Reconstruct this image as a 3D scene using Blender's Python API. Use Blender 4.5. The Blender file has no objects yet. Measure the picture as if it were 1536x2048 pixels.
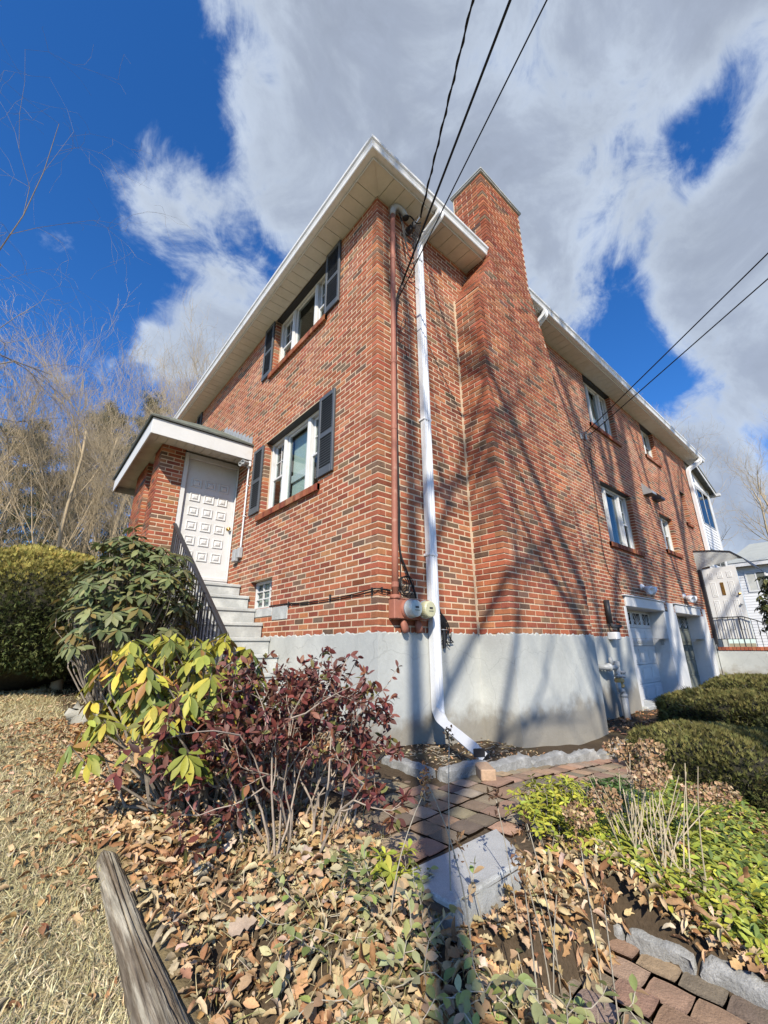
import bpy, math
import numpy as np
from mathutils import Matrix, Vector

sc = bpy.context.scene
COL = sc.collection
rng = np.random.default_rng(11)
R_ = math.radians

# ------------------------------------------------------------------ camera
CAM = np.array([-2.552, -3.080, 0.837])
def cam_axes(yaw, pitch, roll):
    fw = np.array([math.sin(yaw) * math.cos(pitch), math.cos(yaw) * math.cos(pitch), math.sin(pitch)])
    rt = np.array([math.cos(yaw), -math.sin(yaw), 0.0])
    dn = np.cross(fw, rt)
    c, s = math.cos(roll), math.sin(roll)
    return c * rt + s * dn, -s * rt + c * dn, fw
rt_, dn_, fw_ = cam_axes(R_(40.558), R_(17.845), R_(0.40))
cd = bpy.data.cameras.new('camera')
cam = bpy.data.objects.new('camera', cd)
COL.objects.link(cam)
m = Matrix.Identity(4)
for i in range(3):
    m[i][0], m[i][1], m[i][2], m[i][3] = rt_[i], -dn_[i], -fw_[i], CAM[i]
cam.matrix_world = m
cd.sensor_fit = 'HORIZONTAL'; cd.sensor_width = 36.0; cd.lens = 36.0 * 827.4 / 1536.0
cd.clip_start = 0.05; cd.clip_end = 3000
sc.camera = cam

# ------------------------------------------------------------------ light
SUN_TO = np.array([-0.92, -1.0, 1.0]); SUN_TO /= np.linalg.norm(SUN_TO)
sl = bpy.data.lights.new('sun', 'SUN'); sl.energy = 5.0; sl.angle = R_(0.53); sl.color = (1.0, 0.92, 0.79)
so = bpy.data.objects.new('sun', sl); COL.objects.link(so)
so.rotation_euler = Vector(-SUN_TO).to_track_quat('-Z', 'Y').to_euler()
so.location = (-12, -14, 16)
sc.view_settings.view_transform = 'Standard'; sc.view_settings.look = 'None'
sc.view_settings.exposure = 0.36; sc.view_settings.gamma = 1.0
sc.view_settings.use_curve_mapping = False
sc.cycles.max_bounces = 7; sc.cycles.diffuse_bounces = 1; sc.cycles.transparent_max_bounces = 12
sc.cycles.use_denoising = True

world = bpy.data.worlds.new('World'); sc.world = world; world.use_nodes = True
def build_sky():
    nt = world.node_tree; N = nt.nodes; L = nt.links; N.clear()
    def node(t, **k):
        n = N.new(t)
        for a, b in k.items(): setattr(n, a, b)
        return n
    def math_(op, a, b=None, c=None, clamp=False):
        n = node('ShaderNodeMath', operation=op, use_clamp=clamp)
        for i, v in enumerate((a, b, c)):
            if v is None: continue
            if isinstance(v, (int, float)): n.inputs[i].default_value = v
            else: L.new(v, n.inputs[i])
        return n.outputs[0]
    out = node('ShaderNodeOutputWorld'); bg = node('ShaderNodeBackground')
    bg.inputs[1].default_value = 0.1
    sky = node('ShaderNodeTexSky', sky_type='NISHITA'); sky.sun_disc = False
    sky.sun_elevation = math.asin(SUN_TO[2]); sky.sun_rotation = math.atan2(SUN_TO[0], SUN_TO[1])
    sky.altitude = 50; sky.air_density = 1.0; sky.dust_density = 0.35; sky.ozone_density = 4.0
    hs = node('ShaderNodeHueSaturation'); hs.inputs['Saturation'].default_value = 1.25; hs.inputs['Value'].default_value = 1.0
    L.new(sky.outputs[0], hs.inputs['Color'])
    tc = node('ShaderNodeTexCoord')
    def noise(scale, detail, rough, dist, off):
        mp = node('ShaderNodeMapping'); mp.inputs['Location'].default_value = off
        L.new(tc.outputs['Generated'], mp.inputs[0])
        n = node('ShaderNodeTexNoise'); n.inputs['Scale'].default_value = scale
        n.inputs['Detail'].default_value = detail; n.inputs['Roughness'].default_value = rough
        n.inputs['Distortion'].default_value = dist
        L.new(mp.outputs[0], n.inputs['Vector']); return n.outputs['Fac']
    n1 = noise(3.6, 10, 0.60, 0.5, (3.1, 1.7, 0.4))
    n2 = noise(11.0, 9, 0.66, 0.8, (0.3, 5.2, 1.0))
    n3 = noise(1.6, 3, 0.5, 0.1, (7.7, 2.2, 3.0))
    # where the cloud banks and the blue gaps of that day stand (sky directions)
    banks = [((0.178, 0.354, 0.918), 34, .50), ((0.273, 0.404, 0.873), 40, .50), ((0.336, 0.280, 0.899), 34, .50), ((0.389, 0.170, 0.906), 30, .50),
             ((0.466, 0.228, 0.855), 40, .45), ((0.525, 0.087, 0.847), 34, .45), ((0.550, -0.006, 0.835), 34, .42), ((0.593, 0.168, 0.787), 40, .50),
             ((0.285, 0.520, 0.805), 300, .40), ((0.651, 0.257, 0.714), 60, .45), ((0.711, 0.066, 0.700), 60, .45), ((0.779, 0.027, 0.627), 60, .50),
             ((0.842, 0.024, 0.538), 70, .45), ((0.845, 0.097, 0.526), 140, .42), ((0.900, 0.070, 0.430), 120, .45), ((0.615, 0.095, 0.783), 40, .35),
             ((0.219, 0.500, 0.838), 300, .25), ((0.120, 0.390, 0.913), 260, .25), ((0.049, 0.647, 0.761), 260, 0.21), ((0.031, 0.687, 0.726), 320, 0.25),
             ((0.094, 0.630, 0.771), 320, 0.19), ((-0.011, 0.723, 0.690), 420, 0.24), ((-0.078, 0.759, 0.647), 240, .36), ((-0.060, 0.653, 0.755), 1200, .24),
             ((0.025, 0.580, 0.814), 900, .26), ((0.188, 0.690, 0.699), 900, .20), ((0.191, 0.737, 0.648), 260, .44), ((0.156, 0.792, 0.590), 220, .46),
             ((0.085, 0.824, 0.560), 260, .40), ((0.225, 0.699, 0.679), 300, .30), ((0.968, 0.129, 0.214), 200, .55), ((0.907, 0.105, 0.408), 120, .35),
             ((0.665, -0.003, 0.746), 1200, -.34), ((0.630, -0.062, 0.774), 700, -.50), ((0.690, 0.02, 0.724), 1600, -.22), ((0.742, 0.170, 0.650), 420, -.42), ((0.807, 0.207, 0.553), 420, -.60),
             ((0.770, 0.253, 0.586), 300, -.40), ((0.856, 0.173, 0.487), 420, -.60), ((0.658, 0.027, 0.753), 600, -.30), ((0.038, 0.490, 0.871), 140, -0.55), ((0.087, 0.563, 0.822), 420, -0.50), ((0.229, 0.645, 0.729), 500, -0.35), ((-0.004, 0.790, 0.613), 260, -0.45), ((-0.128, 0.677, 0.724), 160, -0.40), ((-0.143, 0.596, 0.790), 60, -0.35), ((0.148, 0.648, 0.747), 600, -0.20)]
    tot = math_('MULTIPLY_ADD', n1, 1.9, -1.62)
    tot = math_('MULTIPLY_ADD', n2, 0.75, tot)
    tot = math_('MULTIPLY_ADD', n3, 0.40, tot)
    pos, neg = 0.0, 0.0
    for d, k, w in banks:
        d = np.array(d) / np.linalg.norm(d)
        dp = node('ShaderNodeVectorMath', operation='DOT_PRODUCT')
        L.new(tc.outputs['Generated'], dp.inputs[0]); dp.inputs[1].default_value = d
        e = math_('EXPONENT', math_('MULTIPLY_ADD', dp.outputs['Value'], k, -k))
        if w > 0: pos = math_('MULTIPLY_ADD', e, w * 1.25, pos)
        else: neg = math_('MULTIPLY_ADD', e, w, neg)
    tot = math_('ADD', tot, math_('ADD', math_('SMOOTH_MIN', pos, 0.80, 0.25), neg))
    dens = node('ShaderNodeMapRange', interpolation_type='SMOOTHSTEP'); L.new(tot, dens.inputs[0])
    dens.inputs['From Min'].default_value = 0.06; dens.inputs['From Max'].default_value = 0.52
    thick = node('ShaderNodeMapRange', interpolation_type='SMOOTHSTEP'); L.new(tot, thick.inputs[0])
    thick.inputs['From Min'].default_value = 0.26; thick.inputs['From Max'].default_value = 0.80
    cc = node('ShaderNodeMixRGB'); L.new(thick.outputs[0], cc.inputs[0])
    cc.inputs[1].default_value = (5.1, 5.8, 6.8, 1); cc.inputs[2].default_value = (3.05, 3.5, 4.35, 1)
    # soft inner mottling of the thick cloud
    mot = math_('MULTIPLY_ADD', n2, 0.55, 0.72)
    cm = node('ShaderNodeMixRGB', blend_type='MULTIPLY'); cm.inputs[0].default_value = 1.0
    L.new(cc.outputs[0], cm.inputs[1]); L.new(mot, cm.inputs[2])
    hc = node('ShaderNodeMixRGB', blend_type='MULTIPLY'); hc.inputs[0].default_value = 1.0; L.new(hs.outputs[0], hc.inputs[1]); hc.inputs[2].default_value = (1.10, 1.30, 1.62, 1)
    mx = node('ShaderNodeMixRGB'); L.new(math_('MULTIPLY', dens.outputs[0], 0.95), mx.inputs[0])
    L.new(hc.outputs[0], mx.inputs[1]); L.new(cm.outputs[0], mx.inputs[2])
    L.new(mx.outputs[0], bg.inputs[0]); L.new(bg.outputs[0], out.inputs[0])
build_sky()

# ------------------------------------------------------------------ materials
def material(name, color=(.5, .5, .5), rough=.8, src='const', var=.18, vscale=6.0, fine=.12, fscale=60.0, bump=.0, bscale=80.0,
             spec=.3, metal=0.0, transl=0.0, second=None, sscale=2.0, slo=.45, shi=.65, detail=6, stretch=None, splash=None, smax=1.0):
    """Base colour from a constant, the object's own colour or the 'tint' attribute, broken up by two world-space noises."""
    mt = bpy.data.materials.new(name); mt.use_nodes = True
    nt = mt.node_tree; N = nt.nodes; L = nt.links; N.clear()
    out = N.new('ShaderNodeOutputMaterial'); p = N.new('ShaderNodeBsdfPrincipled')
    p.inputs['Roughness'].default_value = rough; p.inputs['Metallic'].default_value = metal
    p.inputs['Specular IOR Level'].default_value = spec
    if src == 'obj':
        c = N.new('ShaderNodeObjectInfo').outputs['Color']
    elif src == 'tint':
        a = N.new('ShaderNodeAttribute'); a.attribute_name = 'tint'; c = a.outputs['Color']
    else:
        r = N.new('ShaderNodeRGB'); r.outputs[0].default_value = (*color, 1); c = r.outputs[0]
    pos = N.new('ShaderNodeNewGeometry').outputs['Position']
    if stretch:
        mp = N.new('ShaderNodeMapping'); mp.inputs['Scale'].default_value = stretch
        L.new(pos, mp.inputs[0]); pos = mp.outputs[0]
    def noise(s, d=4):
        n = N.new('ShaderNodeTexNoise'); n.inputs['Scale'].default_value = s; n.inputs['Detail'].default_value = d
        n.inputs['Roughness'].default_value = .6
        L.new(pos, n.inputs['Vector']); return n.outputs['Fac']
    if second is not None:
        mr = N.new('ShaderNodeMapRange'); mr.interpolation_type = 'SMOOTHSTEP'
        L.new(noise(sscale, detail), mr.inputs[0]); mr.inputs['From Min'].default_value = slo; mr.inputs['From Max'].default_value = shi; mr.inputs['To Max'].default_value = smax
        mx = N.new('ShaderNodeMixRGB'); L.new(mr.outputs[0], mx.inputs[0]); L.new(c, mx.inputs[1]); mx.inputs[2].default_value = (*second, 1)
        c = mx.outputs[0]
    if splash is not None:
        zt, col2 = splash
        sz = N.new('ShaderNodeSeparateXYZ'); L.new(pos, sz.inputs[0])
        ad = N.new('ShaderNodeMath'); ad.operation = 'MULTIPLY_ADD'; L.new(noise(5.0, 8), ad.inputs[0]); ad.inputs[1].default_value = -.55; L.new(sz.outputs[2], ad.inputs[2])
        mr = N.new('ShaderNodeMapRange'); mr.interpolation_type = 'SMOOTHSTEP'; L.new(ad.outputs[0], mr.inputs[0])
        mr.inputs['From Min'].default_value = zt - .30; mr.inputs['From Max'].default_value = zt - .52; mr.inputs['To Max'].default_value = .75
        mx = N.new('ShaderNodeMixRGB'); L.new(mr.outputs[0], mx.inputs[0]); L.new(c, mx.inputs[1]); mx.inputs[2].default_value = (*col2, 1); c = mx.outputs[0]
        vo = N.new('ShaderNodeTexVoronoi'); vo.feature = 'DISTANCE_TO_EDGE'; vo.inputs['Scale'].default_value = 1.1
        wv = N.new('ShaderNodeMixRGB'); wv.blend_type = 'ADD'; wv.inputs[0].default_value = .35; L.new(pos, wv.inputs[1])
        nn = N.new('ShaderNodeTexNoise'); nn.inputs['Scale'].default_value = 3.0; nn.inputs['Detail'].default_value = 6; L.new(pos, nn.inputs['Vector']); L.new(nn.outputs['Color'], wv.inputs[2])
        L.new(wv.outputs[0], vo.inputs['Vector'])
        mr = N.new('ShaderNodeMapRange'); L.new(vo.outputs['Distance'], mr.inputs[0]); mr.inputs['From Min'].default_value = .0; mr.inputs['From Max'].default_value = .006; mr.inputs['To Min'].default_value = .35; mr.inputs['To Max'].default_value = 0
        mx = N.new('ShaderNodeMixRGB'); L.new(mr.outputs[0], mx.inputs[0]); L.new(c, mx.inputs[1]); mx.inputs[2].default_value = (.22, .22, .20, 1); c = mx.outputs[0]
    for amt, s in ((var, vscale), (fine, fscale)):
        if amt <= 0: continue
        ma = N.new('ShaderNodeMath'); ma.operation = 'MULTIPLY_ADD'
        L.new(noise(s), ma.inputs[0]); ma.inputs[1].default_value = amt * 2 * 1.6; ma.inputs[2].default_value = 1 - amt * 1.6
        mx = N.new('ShaderNodeMixRGB'); mx.blend_type = 'MULTIPLY'; mx.inputs[0].default_value = 1
        L.new(c, mx.inputs[1]); L.new(ma.outputs[0], mx.inputs[2]); c = mx.outputs[0]
    L.new(c, p.inputs['Base Color'])
    if bump > 0:
        b = N.new('ShaderNodeBump'); b.inputs['Strength'].default_value = bump; b.inputs['Distance'].default_value = .01
        L.new(noise(bscale, 5), b.inputs['Height']); L.new(b.outputs[0], p.inputs['Normal'])
    if transl > 0:
        t = N.new('ShaderNodeBsdfTranslucent'); L.new(c, t.inputs[0])
        ms = N.new('ShaderNodeMixShader'); ms.inputs[0].default_value = transl
        L.new(p.outputs[0], ms.inputs[1]); L.new(t.outputs[0], ms.inputs[2]); L.new(ms.outputs[0], out.inputs[0])
    else:
        L.new(p.outputs[0], out.inputs[0])
    return mt

def glass_material(name, tint=(.86, .92, .92), refl=.05):
    mt = bpy.data.materials.new(name); mt.use_nodes = True
    nt = mt.node_tree; N = nt.nodes; L = nt.links; N.clear()
    out = N.new('ShaderNodeOutputMaterial'); tr = N.new('ShaderNodeBsdfTransparent'); tr.inputs[0].default_value = (*tint, 1)
    gl = N.new('ShaderNodeBsdfGlossy'); gl.inputs['Roughness'].default_value = .02
    lw = N.new('ShaderNodeLayerWeight'); lw.inputs['Blend'].default_value = .5
    pw = N.new('ShaderNodeMath'); pw.operation = 'POWER'; pw.inputs[1].default_value = 4.0; L.new(lw.outputs['Facing'], pw.inputs[0])
    ad = N.new('ShaderNodeMath'); ad.operation = 'MULTIPLY_ADD'; ad.inputs[1].default_value = .55; ad.inputs[2].default_value = refl; ad.use_clamp = True
    L.new(pw.outputs[0], ad.inputs[0])
    ms = N.new('ShaderNodeMixShader'); L.new(ad.outputs[0], ms.inputs[0]); L.new(tr.outputs[0], ms.inputs[1]); L.new(gl.outputs[0], ms.inputs[2])
    L.new(ms.outputs[0], out.inputs[0])
    return mt

M = {}
M['brick_tint'] = material('brick_tint', src='tint', rough=.88, var=.22, vscale=13, fine=.16, fscale=70, bump=.35, bscale=90, spec=.2, second=(.50, .39, .32), sscale=1.0, slo=.52, shi=.80, smax=.38)
M['brick_obj'] = material('brick_obj', src='obj', rough=.88, var=.22, vscale=13, fine=.16, fscale=70, bump=.35, bscale=90, spec=.2, second=(.50, .39, .32), sscale=1.0, slo=.52, shi=.80, smax=.38)
M['mortar'] = material('mortar', (.62, .485, .34), .95, var=.22, vscale=2, fine=.2, fscale=50, bump=.3, bscale=120, spec=.1)
M['stucco'] = material('stucco', (.44, .45, .42), .85, var=.13, vscale=1.6, fine=.06, fscale=25, bump=.25, bscale=45, spec=.25, second=(.54, .545, .50), sscale=1.1, slo=.45, shi=.75, splash=(.30, (.25, .22, .17)))
M['white_paint'] = material('white_paint', (.62, .62, .605), .55, var=.05, vscale=3, fine=.04, fscale=30, spec=.35, bump=.05, bscale=30, second=(.50, .48, .42), sscale=5, slo=.50, shi=.85, smax=.55)
M['white_metal'] = material('white_metal', (.72, .73, .74), .38, var=.03, vscale=2, fine=.02, fscale=40, spec=.5, second=(.50, .49, .45), sscale=6, slo=.52, shi=.85, smax=.6)
M['soffit'] = material('soffit', (.68, .64, .55), .6, var=.08, vscale=2.5, fine=.04, fscale=20, spec=.3, second=(.50, .46, .37), sscale=3, slo=.5, shi=.8, smax=.5)
M['gutter'] = material('gutter', (.78, .78, .76), .42, var=.05, vscale=2, fine=.05, fscale=14, spec=.45, second=(.45, .42, .35), sscale=5, slo=.50, shi=.80, smax=.6)
M['shingle'] = material('shingle', (.20, .22, .19), .95, var=.2, vscale=7, fine=.3, fscale=150, bump=.5, bscale=140, spec=.15, src='tint')
M['roofing'] = material('roofing', (.20, .21, .19), .95, var=.2, vscale=7, fine=.3, fscale=150, bump=.5, bscale=140, spec=.15)
M['shutter'] = material('shutter', (.075, .085, .095), .5, var=.10, vscale=5, fine=.06, fscale=40, spec=.4)
M['black_metal'] = material('black_metal', (.03, .03, .032), .5, var=.12, vscale=8, fine=.06, spec=.45)
M['cable'] = material('cable', (.012, .012, .013), .55, var=.1, spec=.3)
M['conduit_paint'] = material('conduit_paint', (.33, .13, .085), .6, var=.16, vscale=5, fine=.06, fscale=30, spec=.35, second=(.42, .24, .17), sscale=9, slo=.6, shi=.75)
M['concrete'] = material('concrete', (.42, .43, .41), .9, var=.16, vscale=3.5, fine=.1, fscale=40, bump=.4, bscale=60, spec=.2, second=(.54, .55, .52), sscale=4)
M['granite'] = material('granite', (.27, .27, .255), .85, var=.16, vscale=6, fine=.38, fscale=220, bump=.7, bscale=70, spec=.3, second=(.42, .42, .40), sscale=11, slo=.45, shi=.7)
M['paver'] = material('paver', src='obj', rough=.85, var=.14, vscale=14, fine=.22, fscale=160, bump=.5, bscale=110, spec=.25, second=(.15, .125, .085), sscale=4, slo=.50, shi=.85)
M['soil'] = material('soil', (.10, .075, .05), .95, var=.3, vscale=5, fine=.35, fscale=60, bump=.8, bscale=50, spec=.1)
M['glass'] = glass_material('glass')
M['dark_glass'] = glass_material('dark_glass', (.25, .28, .28), .06)
M['room'] = material('room', (.16, .15, .13), .9, var=.1)
M['curtain'] = material('curtain', (.66, .66, .60), .9, var=.1, vscale=4, fine=.05, transl=.25)
M['blind'] = material('blind', (.52, .56, .50), .8, var=.08, vscale=3)
M['meter_glass'] = material('meter_glass', (.42, .46, .43), .12, var=.06, spec=.8)
M['meter_face'] = material('meter_face', (.50, .48, .30), .35, var=.06, spec=.6)
M['grey_metal'] = material('grey_metal', (.36, .37, .37), .45, var=.15, vscale=8, fine=.08, spec=.5)
M['brass'] = material('brass', (.60, .43, .14), .25, metal=1.0, var=.05)
M['bark'] = material('bark', (.24, .205, .165), .95, var=.3, vscale=3, fine=.3, fscale=30, bump=.7, bscale=25, spec=.1)
M['bark_pale'] = material('bark_pale', (.44, .35, .225), .95, var=.25, vscale=2, fine=.2, fscale=20, spec=.1)
M['twig'] = material('twig', (.36, .32, .25), .9, var=.3, vscale=10, fine=.2, spec=.15)
M['log'] = material('log', (.17, .135, .095), .95, var=.35, vscale=9, fine=.55, fscale=90, bump=1.0, bscale=90, spec=.08, stretch=(1.0, .07, 1.0), second=(.36, .32, .24), sscale=34, slo=.42, shi=.62)
M['leaf_tint'] = material('leaf_tint', src='tint', rough=.5, var=.16, vscale=22, fine=.10, fscale=130, spec=.35, transl=.22)
M['leaf_obj'] = material('leaf_obj', src='obj', rough=.5, var=.16, vscale=22, fine=.10, fscale=130, spec=.35, transl=.22)
M['dry_tint'] = material('dry_tint', src='tint', rough=.85, var=.2, vscale=20, fine=.2, fscale=140, spec=.15, transl=.15)
M['dry_obj'] = material('dry_obj', src='obj', rough=.85, var=.2, vscale=20, fine=.2, fscale=140, spec=.15, transl=.15)
M['needle_tint'] = material('needle_tint', src='tint', rough=.7, var=.2, vscale=3, fine=.1, fscale=40, spec=.15, transl=.1)
M['siding'] = material('siding', (.70, .70, .69), .55, var=.03, vscale=2, fine=.02, spec=.35)
M['canopy_metal'] = material('canopy_metal', (.46, .47, .45), .5, var=.12, vscale=3, fine=.06, spec=.4)
M['door_dark'] = material('door_dark', (.13, .14, .12), .6, var=.15, vscale=3, spec=.3)
M['pole_wood'] = material('pole_wood', (.16, .12, .09), .9, var=.2, vscale=3, fine=.3, fscale=40, stretch=(1, 1, .1))

# ------------------------------------------------------------------ mesh building
class B:
    """Collects pieces of one mesh. T maps (u, depth, z) to the world for pieces drawn on a wall."""
    def __init__(s, T=None):
        s.V = []; s.F = []; s.C = []; s.n = 0; s.T = T
    def add(s, V, F, col=(1, 1, 1)):
        V = np.asarray(V, float).reshape(-1, 3)
        if s.T is not None: V = s.T(V)
        for f in (F if isinstance(F, list) else [F]):
            s.F.append(np.asarray(f, np.int64) + s.n)
        c = np.asarray(col, float)
        s.C.append(np.broadcast_to(c[..., :3], (len(V), 3)) if c.ndim == 1 else c)
        s.V.append(V); s.n += len(V)
        return s
    BOXF = np.array([[0, 3, 2, 1], [4, 5, 6, 7], [0, 1, 5, 4], [1, 2, 6, 5], [2, 3, 7, 6], [3, 0, 4, 7]])
    def box(s, x0, x1, y0, y1, z0, z1, col=(1, 1, 1)):
        V = [[x0, y0, z0], [x1, y0, z0], [x1, y1, z0], [x0, y1, z0], [x0, y0, z1], [x1, y0, z1], [x1, y1, z1], [x0, y1, z1]]
        return s.add(V, s.BOXF, col)
    def bbox(s, x0, x1, y0, y1, z0, z1, b=.006, col=(1, 1, 1)):
        """a box with chamfered edges"""
        V = []; 
        for z, iz in ((z0, 0), (z0 + b, 1), (z1 - b, 1), (z1, 0)):
            i = 0 if iz else b
            V += [[x0 + b, y0 + i, z], [x1 - b, y0 + i, z], [x1 - i, y0 + b, z], [x1 - i, y1 - b, z],
                  [x1 - b, y1 - i, z], [x0 + b, y1 - i, z], [x0 + i, y1 - b, z], [x0 + i, y0 + b, z]]
        F4 = [[k * 8 + i, k * 8 + (i + 1) % 8, k * 8 + 8 + (i + 1) % 8, k * 8 + 8 + i] for k in range(3) for i in range(8)]
        return s.add(V, [np.array(F4), np.array([[7, 6, 5, 4, 3, 2, 1, 0]]), np.array([[24, 25, 26, 27, 28, 29, 30, 31]])], col)
    def hexa(s, p, col=(1, 1, 1)):
        return s.add(p, s.BOXF, col)
    def prism(s, pts, off, col=(1, 1, 1)):
        pts = np.asarray(pts, float); n = len(pts); off = np.asarray(off, float)
        side = np.array([[i, (i + 1) % n, n + (i + 1) % n, n + i] for i in range(n)])
        return s.add(np.vstack([pts, pts + off]), [side, np.array([list(range(n))[::-1]]), np.array([[n + i for i in range(n)]])], col)
    def sweep(s, prof, P, up=(0, 0, 1), col=(1, 1, 1), scale=None):
        """sweep a closed 2D profile along a polyline (profile x = side, y = up)"""
        P = np.asarray(P, float); k = len(P); prof = np.asarray(prof, float); n = len(prof)
        t = np.gradient(P, axis=0); t /= np.linalg.norm(t, axis=1)[:, None] + 1e-12
        u = np.asarray(up, float); rings = []
        for i in range(k):
            a = np.cross(t[i], u); na = np.linalg.norm(a)
            a = a / na if na > 1e-6 else np.cross(t[i], [1, 0, .01])
            a /= np.linalg.norm(a); b = np.cross(a, t[i]); u = b
            f = 1.0 if scale is None else scale[i]
            if 0 < i < k - 1:
                d0 = P[i] - P[i - 1]; d1 = P[i + 1] - P[i]
                c = np.dot(d0, d1) / (np.linalg.norm(d0) * np.linalg.norm(d1)); 
            rings.append(P[i] + f * (prof[:, :1] * a + prof[:, 1:] * b))
        F = np.array([[i * n + j, i * n + (j + 1) % n, (i + 1) * n + (j + 1) % n, (i + 1) * n + j] for i in range(k - 1) for j in range(n)])
        return s.add(np.vstack(rings), [F, np.array([list(range(n))[::-1]]), np.array([[(k - 1) * n + j for j in range(n)]])], col)
    def tube(s, P, r, n=8, col=(1, 1, 1)):
        P = np.asarray(P, float); r = np.broadcast_to(np.asarray(r, float), (len(P),))
        a = np.arange(n) * 2 * math.pi / n
        t0 = P[1] - P[0]
        up = (0, 0, 1) if abs(t0[2]) < .9 * np.linalg.norm(t0) else (0, 1, 0)
        return s.sweep(np.stack([np.cos(a), np.sin(a)], 1), P, up, col, scale=r)
    def lathe(s, prof, base, axis=(0, 0, 1), n=16, col=(1, 1, 1)):
        """prof: (radius, along) pairs"""
        ax = np.asarray(axis, float); ax /= np.linalg.norm(ax)
        e = np.cross(ax, [0, 0, 1] if abs(ax[2]) < .9 else [1, 0, 0]); e /= np.linalg.norm(e); g = np.cross(ax, e)
        a = np.arange(n) * 2 * math.pi / n; V = []
        for r, h in prof:
            V.append(np.asarray(base, float) + ax * h + r * (np.cos(a)[:, None] * e + np.sin(a)[:, None] * g))
        k = len(prof)
        F = np.array([[i * n + j, i * n + (j + 1) % n, (i + 1) * n + (j + 1) % n, (i + 1) * n + j] for i in range(k - 1) for j in range(n)])
        return s.add(np.vstack(V), [F, np.array([list(range(n))[::-1]]), np.array([[(k - 1) * n + j for j in range(n)]])], col)
    def inst(s, tpl, MM, LL, col=(1, 1, 1)):
        """many copies of a template joined: MM (N,3,3) columns, LL (N,3), col (N,3)"""
        V, F = tpl; N = len(LL)
        if N == 0: return s
        X = np.einsum('nij,vj->nvi', MM, V) + LL[:, None, :]
        nv = len(V); off = (np.arange(N) * nv)[:, None, None]
        col = np.asarray(col, float)
        C = np.repeat(col, nv, axis=0) if col.ndim == 2 else col
        return s.add(X.reshape(-1, 3), [(f[None] + off).reshape(-1, f.shape[1]) for f in F], C)
    def cones(s, P0, P1, R0, R1, n=4, col=(1, 1, 1)):
        """many tapered limb pieces at once"""
        P0 = np.asarray(P0, float); P1 = np.asarray(P1, float); N = len(P0)
        if N == 0: return s
        d = P1 - P0; l = np.linalg.norm(d, axis=1)[:, None] + 1e-9; d = d / l
        h = np.where(np.abs(d[:, 2:3]) < .9, np.array([[0, 0, 1.0]]), np.array([[1.0, 0, 0]]))
        a = np.cross(d, h); a /= np.linalg.norm(a, axis=1)[:, None]; b = np.cross(d, a)
        an = np.arange(n) * 2 * math.pi / n
        ring = np.cos(an)[None, :, None] * a[:, None] + np.sin(an)[None, :, None] * b[:, None]
        e = d * (np.asarray(R0)[:, None] * .3)
        V = np.concatenate([(P0 - e)[:, None] + ring * np.asarray(R0)[:, None, None], (P1 + e)[:, None] + ring * np.asarray(R1)[:, None, None]], 1)
        f = np.array([[i, (i + 1) % n, n + (i + 1) % n, n + i] for i in range(n)])
        F = (f[None] + (np.arange(N) * 2 * n)[:, None, None]).reshape(-1, 4)
        return s.add(V.reshape(-1, 3), F, col)
    def mesh(s, name, mat, smooth=False):
        me = bpy.data.meshes.new(name)
        V = np.vstack(s.V); me.vertices.add(len(V)); me.vertices.foreach_set('co', V.astype(np.float32).ravel())
        li = np.concatenate([f.ravel() for f in s.F]); tot = np.concatenate([np.full(len(f), f.shape[1]) for f in s.F])
        me.loops.add(len(li)); me.loops.foreach_set('vertex_index', li.astype(np.int32))
        me.polygons.add(len(tot)); st = np.concatenate([[0], np.cumsum(tot)[:-1]])
        me.polygons.foreach_set('loop_start', st.astype(np.int32))
        me.update(calc_edges=True)
        me.polygons.foreach_set('use_smooth', np.full(len(tot), smooth, bool))
        c = np.vstack(s.C)
        if np.ptp(c) > 0 or c.flat[0] != 1:
            at = me.attributes.new('tint', 'FLOAT_COLOR', 'POINT')
            at.data.foreach_set('color', np.hstack([c, np.ones((len(c), 1))]).astype(np.float32).ravel())
        me.materials.append(mat)
        return me
    def make(s, name, mat, parent=None, smooth=False, **props):
        return link(name, s.mesh(name, M[mat] if isinstance(mat, str) else mat, smooth), parent, **props)

def link(name, data, parent=None, **props):
    o = bpy.data.objects.new(name, data); COL.objects.link(o)
    if parent is not None: o.parent = parent
    for k, v in props.items():
        if v is not None: o[k] = v
    return o
def thing(name, label, cat, group=None):
    return link(name, None, None, label=label, category=cat, group=group)

# wall coordinate systems: (u, depth into the wall, z)
T_R = None                                       # wall along X, faces -Y
T_L = lambda V: V[:, [1, 0, 2]]                  # wall along Y, faces -X

def frames(axis, nrm):
    a = axis / (np.linalg.norm(axis, axis=1)[:, None] + 1e-9)
    s_ = np.cross(nrm, a); s_ /= np.linalg.norm(s_, axis=1)[:, None] + 1e-9
    n = np.cross(a, s_)
    return np.stack([a, s_, n], axis=2)          # columns: along, across, normal
def unit(n):
    v = rng.normal(size=(n, 3)); return v / np.linalg.norm(v, axis=1)[:, None]
def pick(pal, n, jit=.12):
    pal = np.array(pal); c = pal[rng.integers(0, len(pal), n)]
    return np.clip(c * (1 + rng.normal(0, jit, (n, 1))) * (1 + rng.normal(0, jit * .3, (n, 3))), .004, .9)

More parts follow.
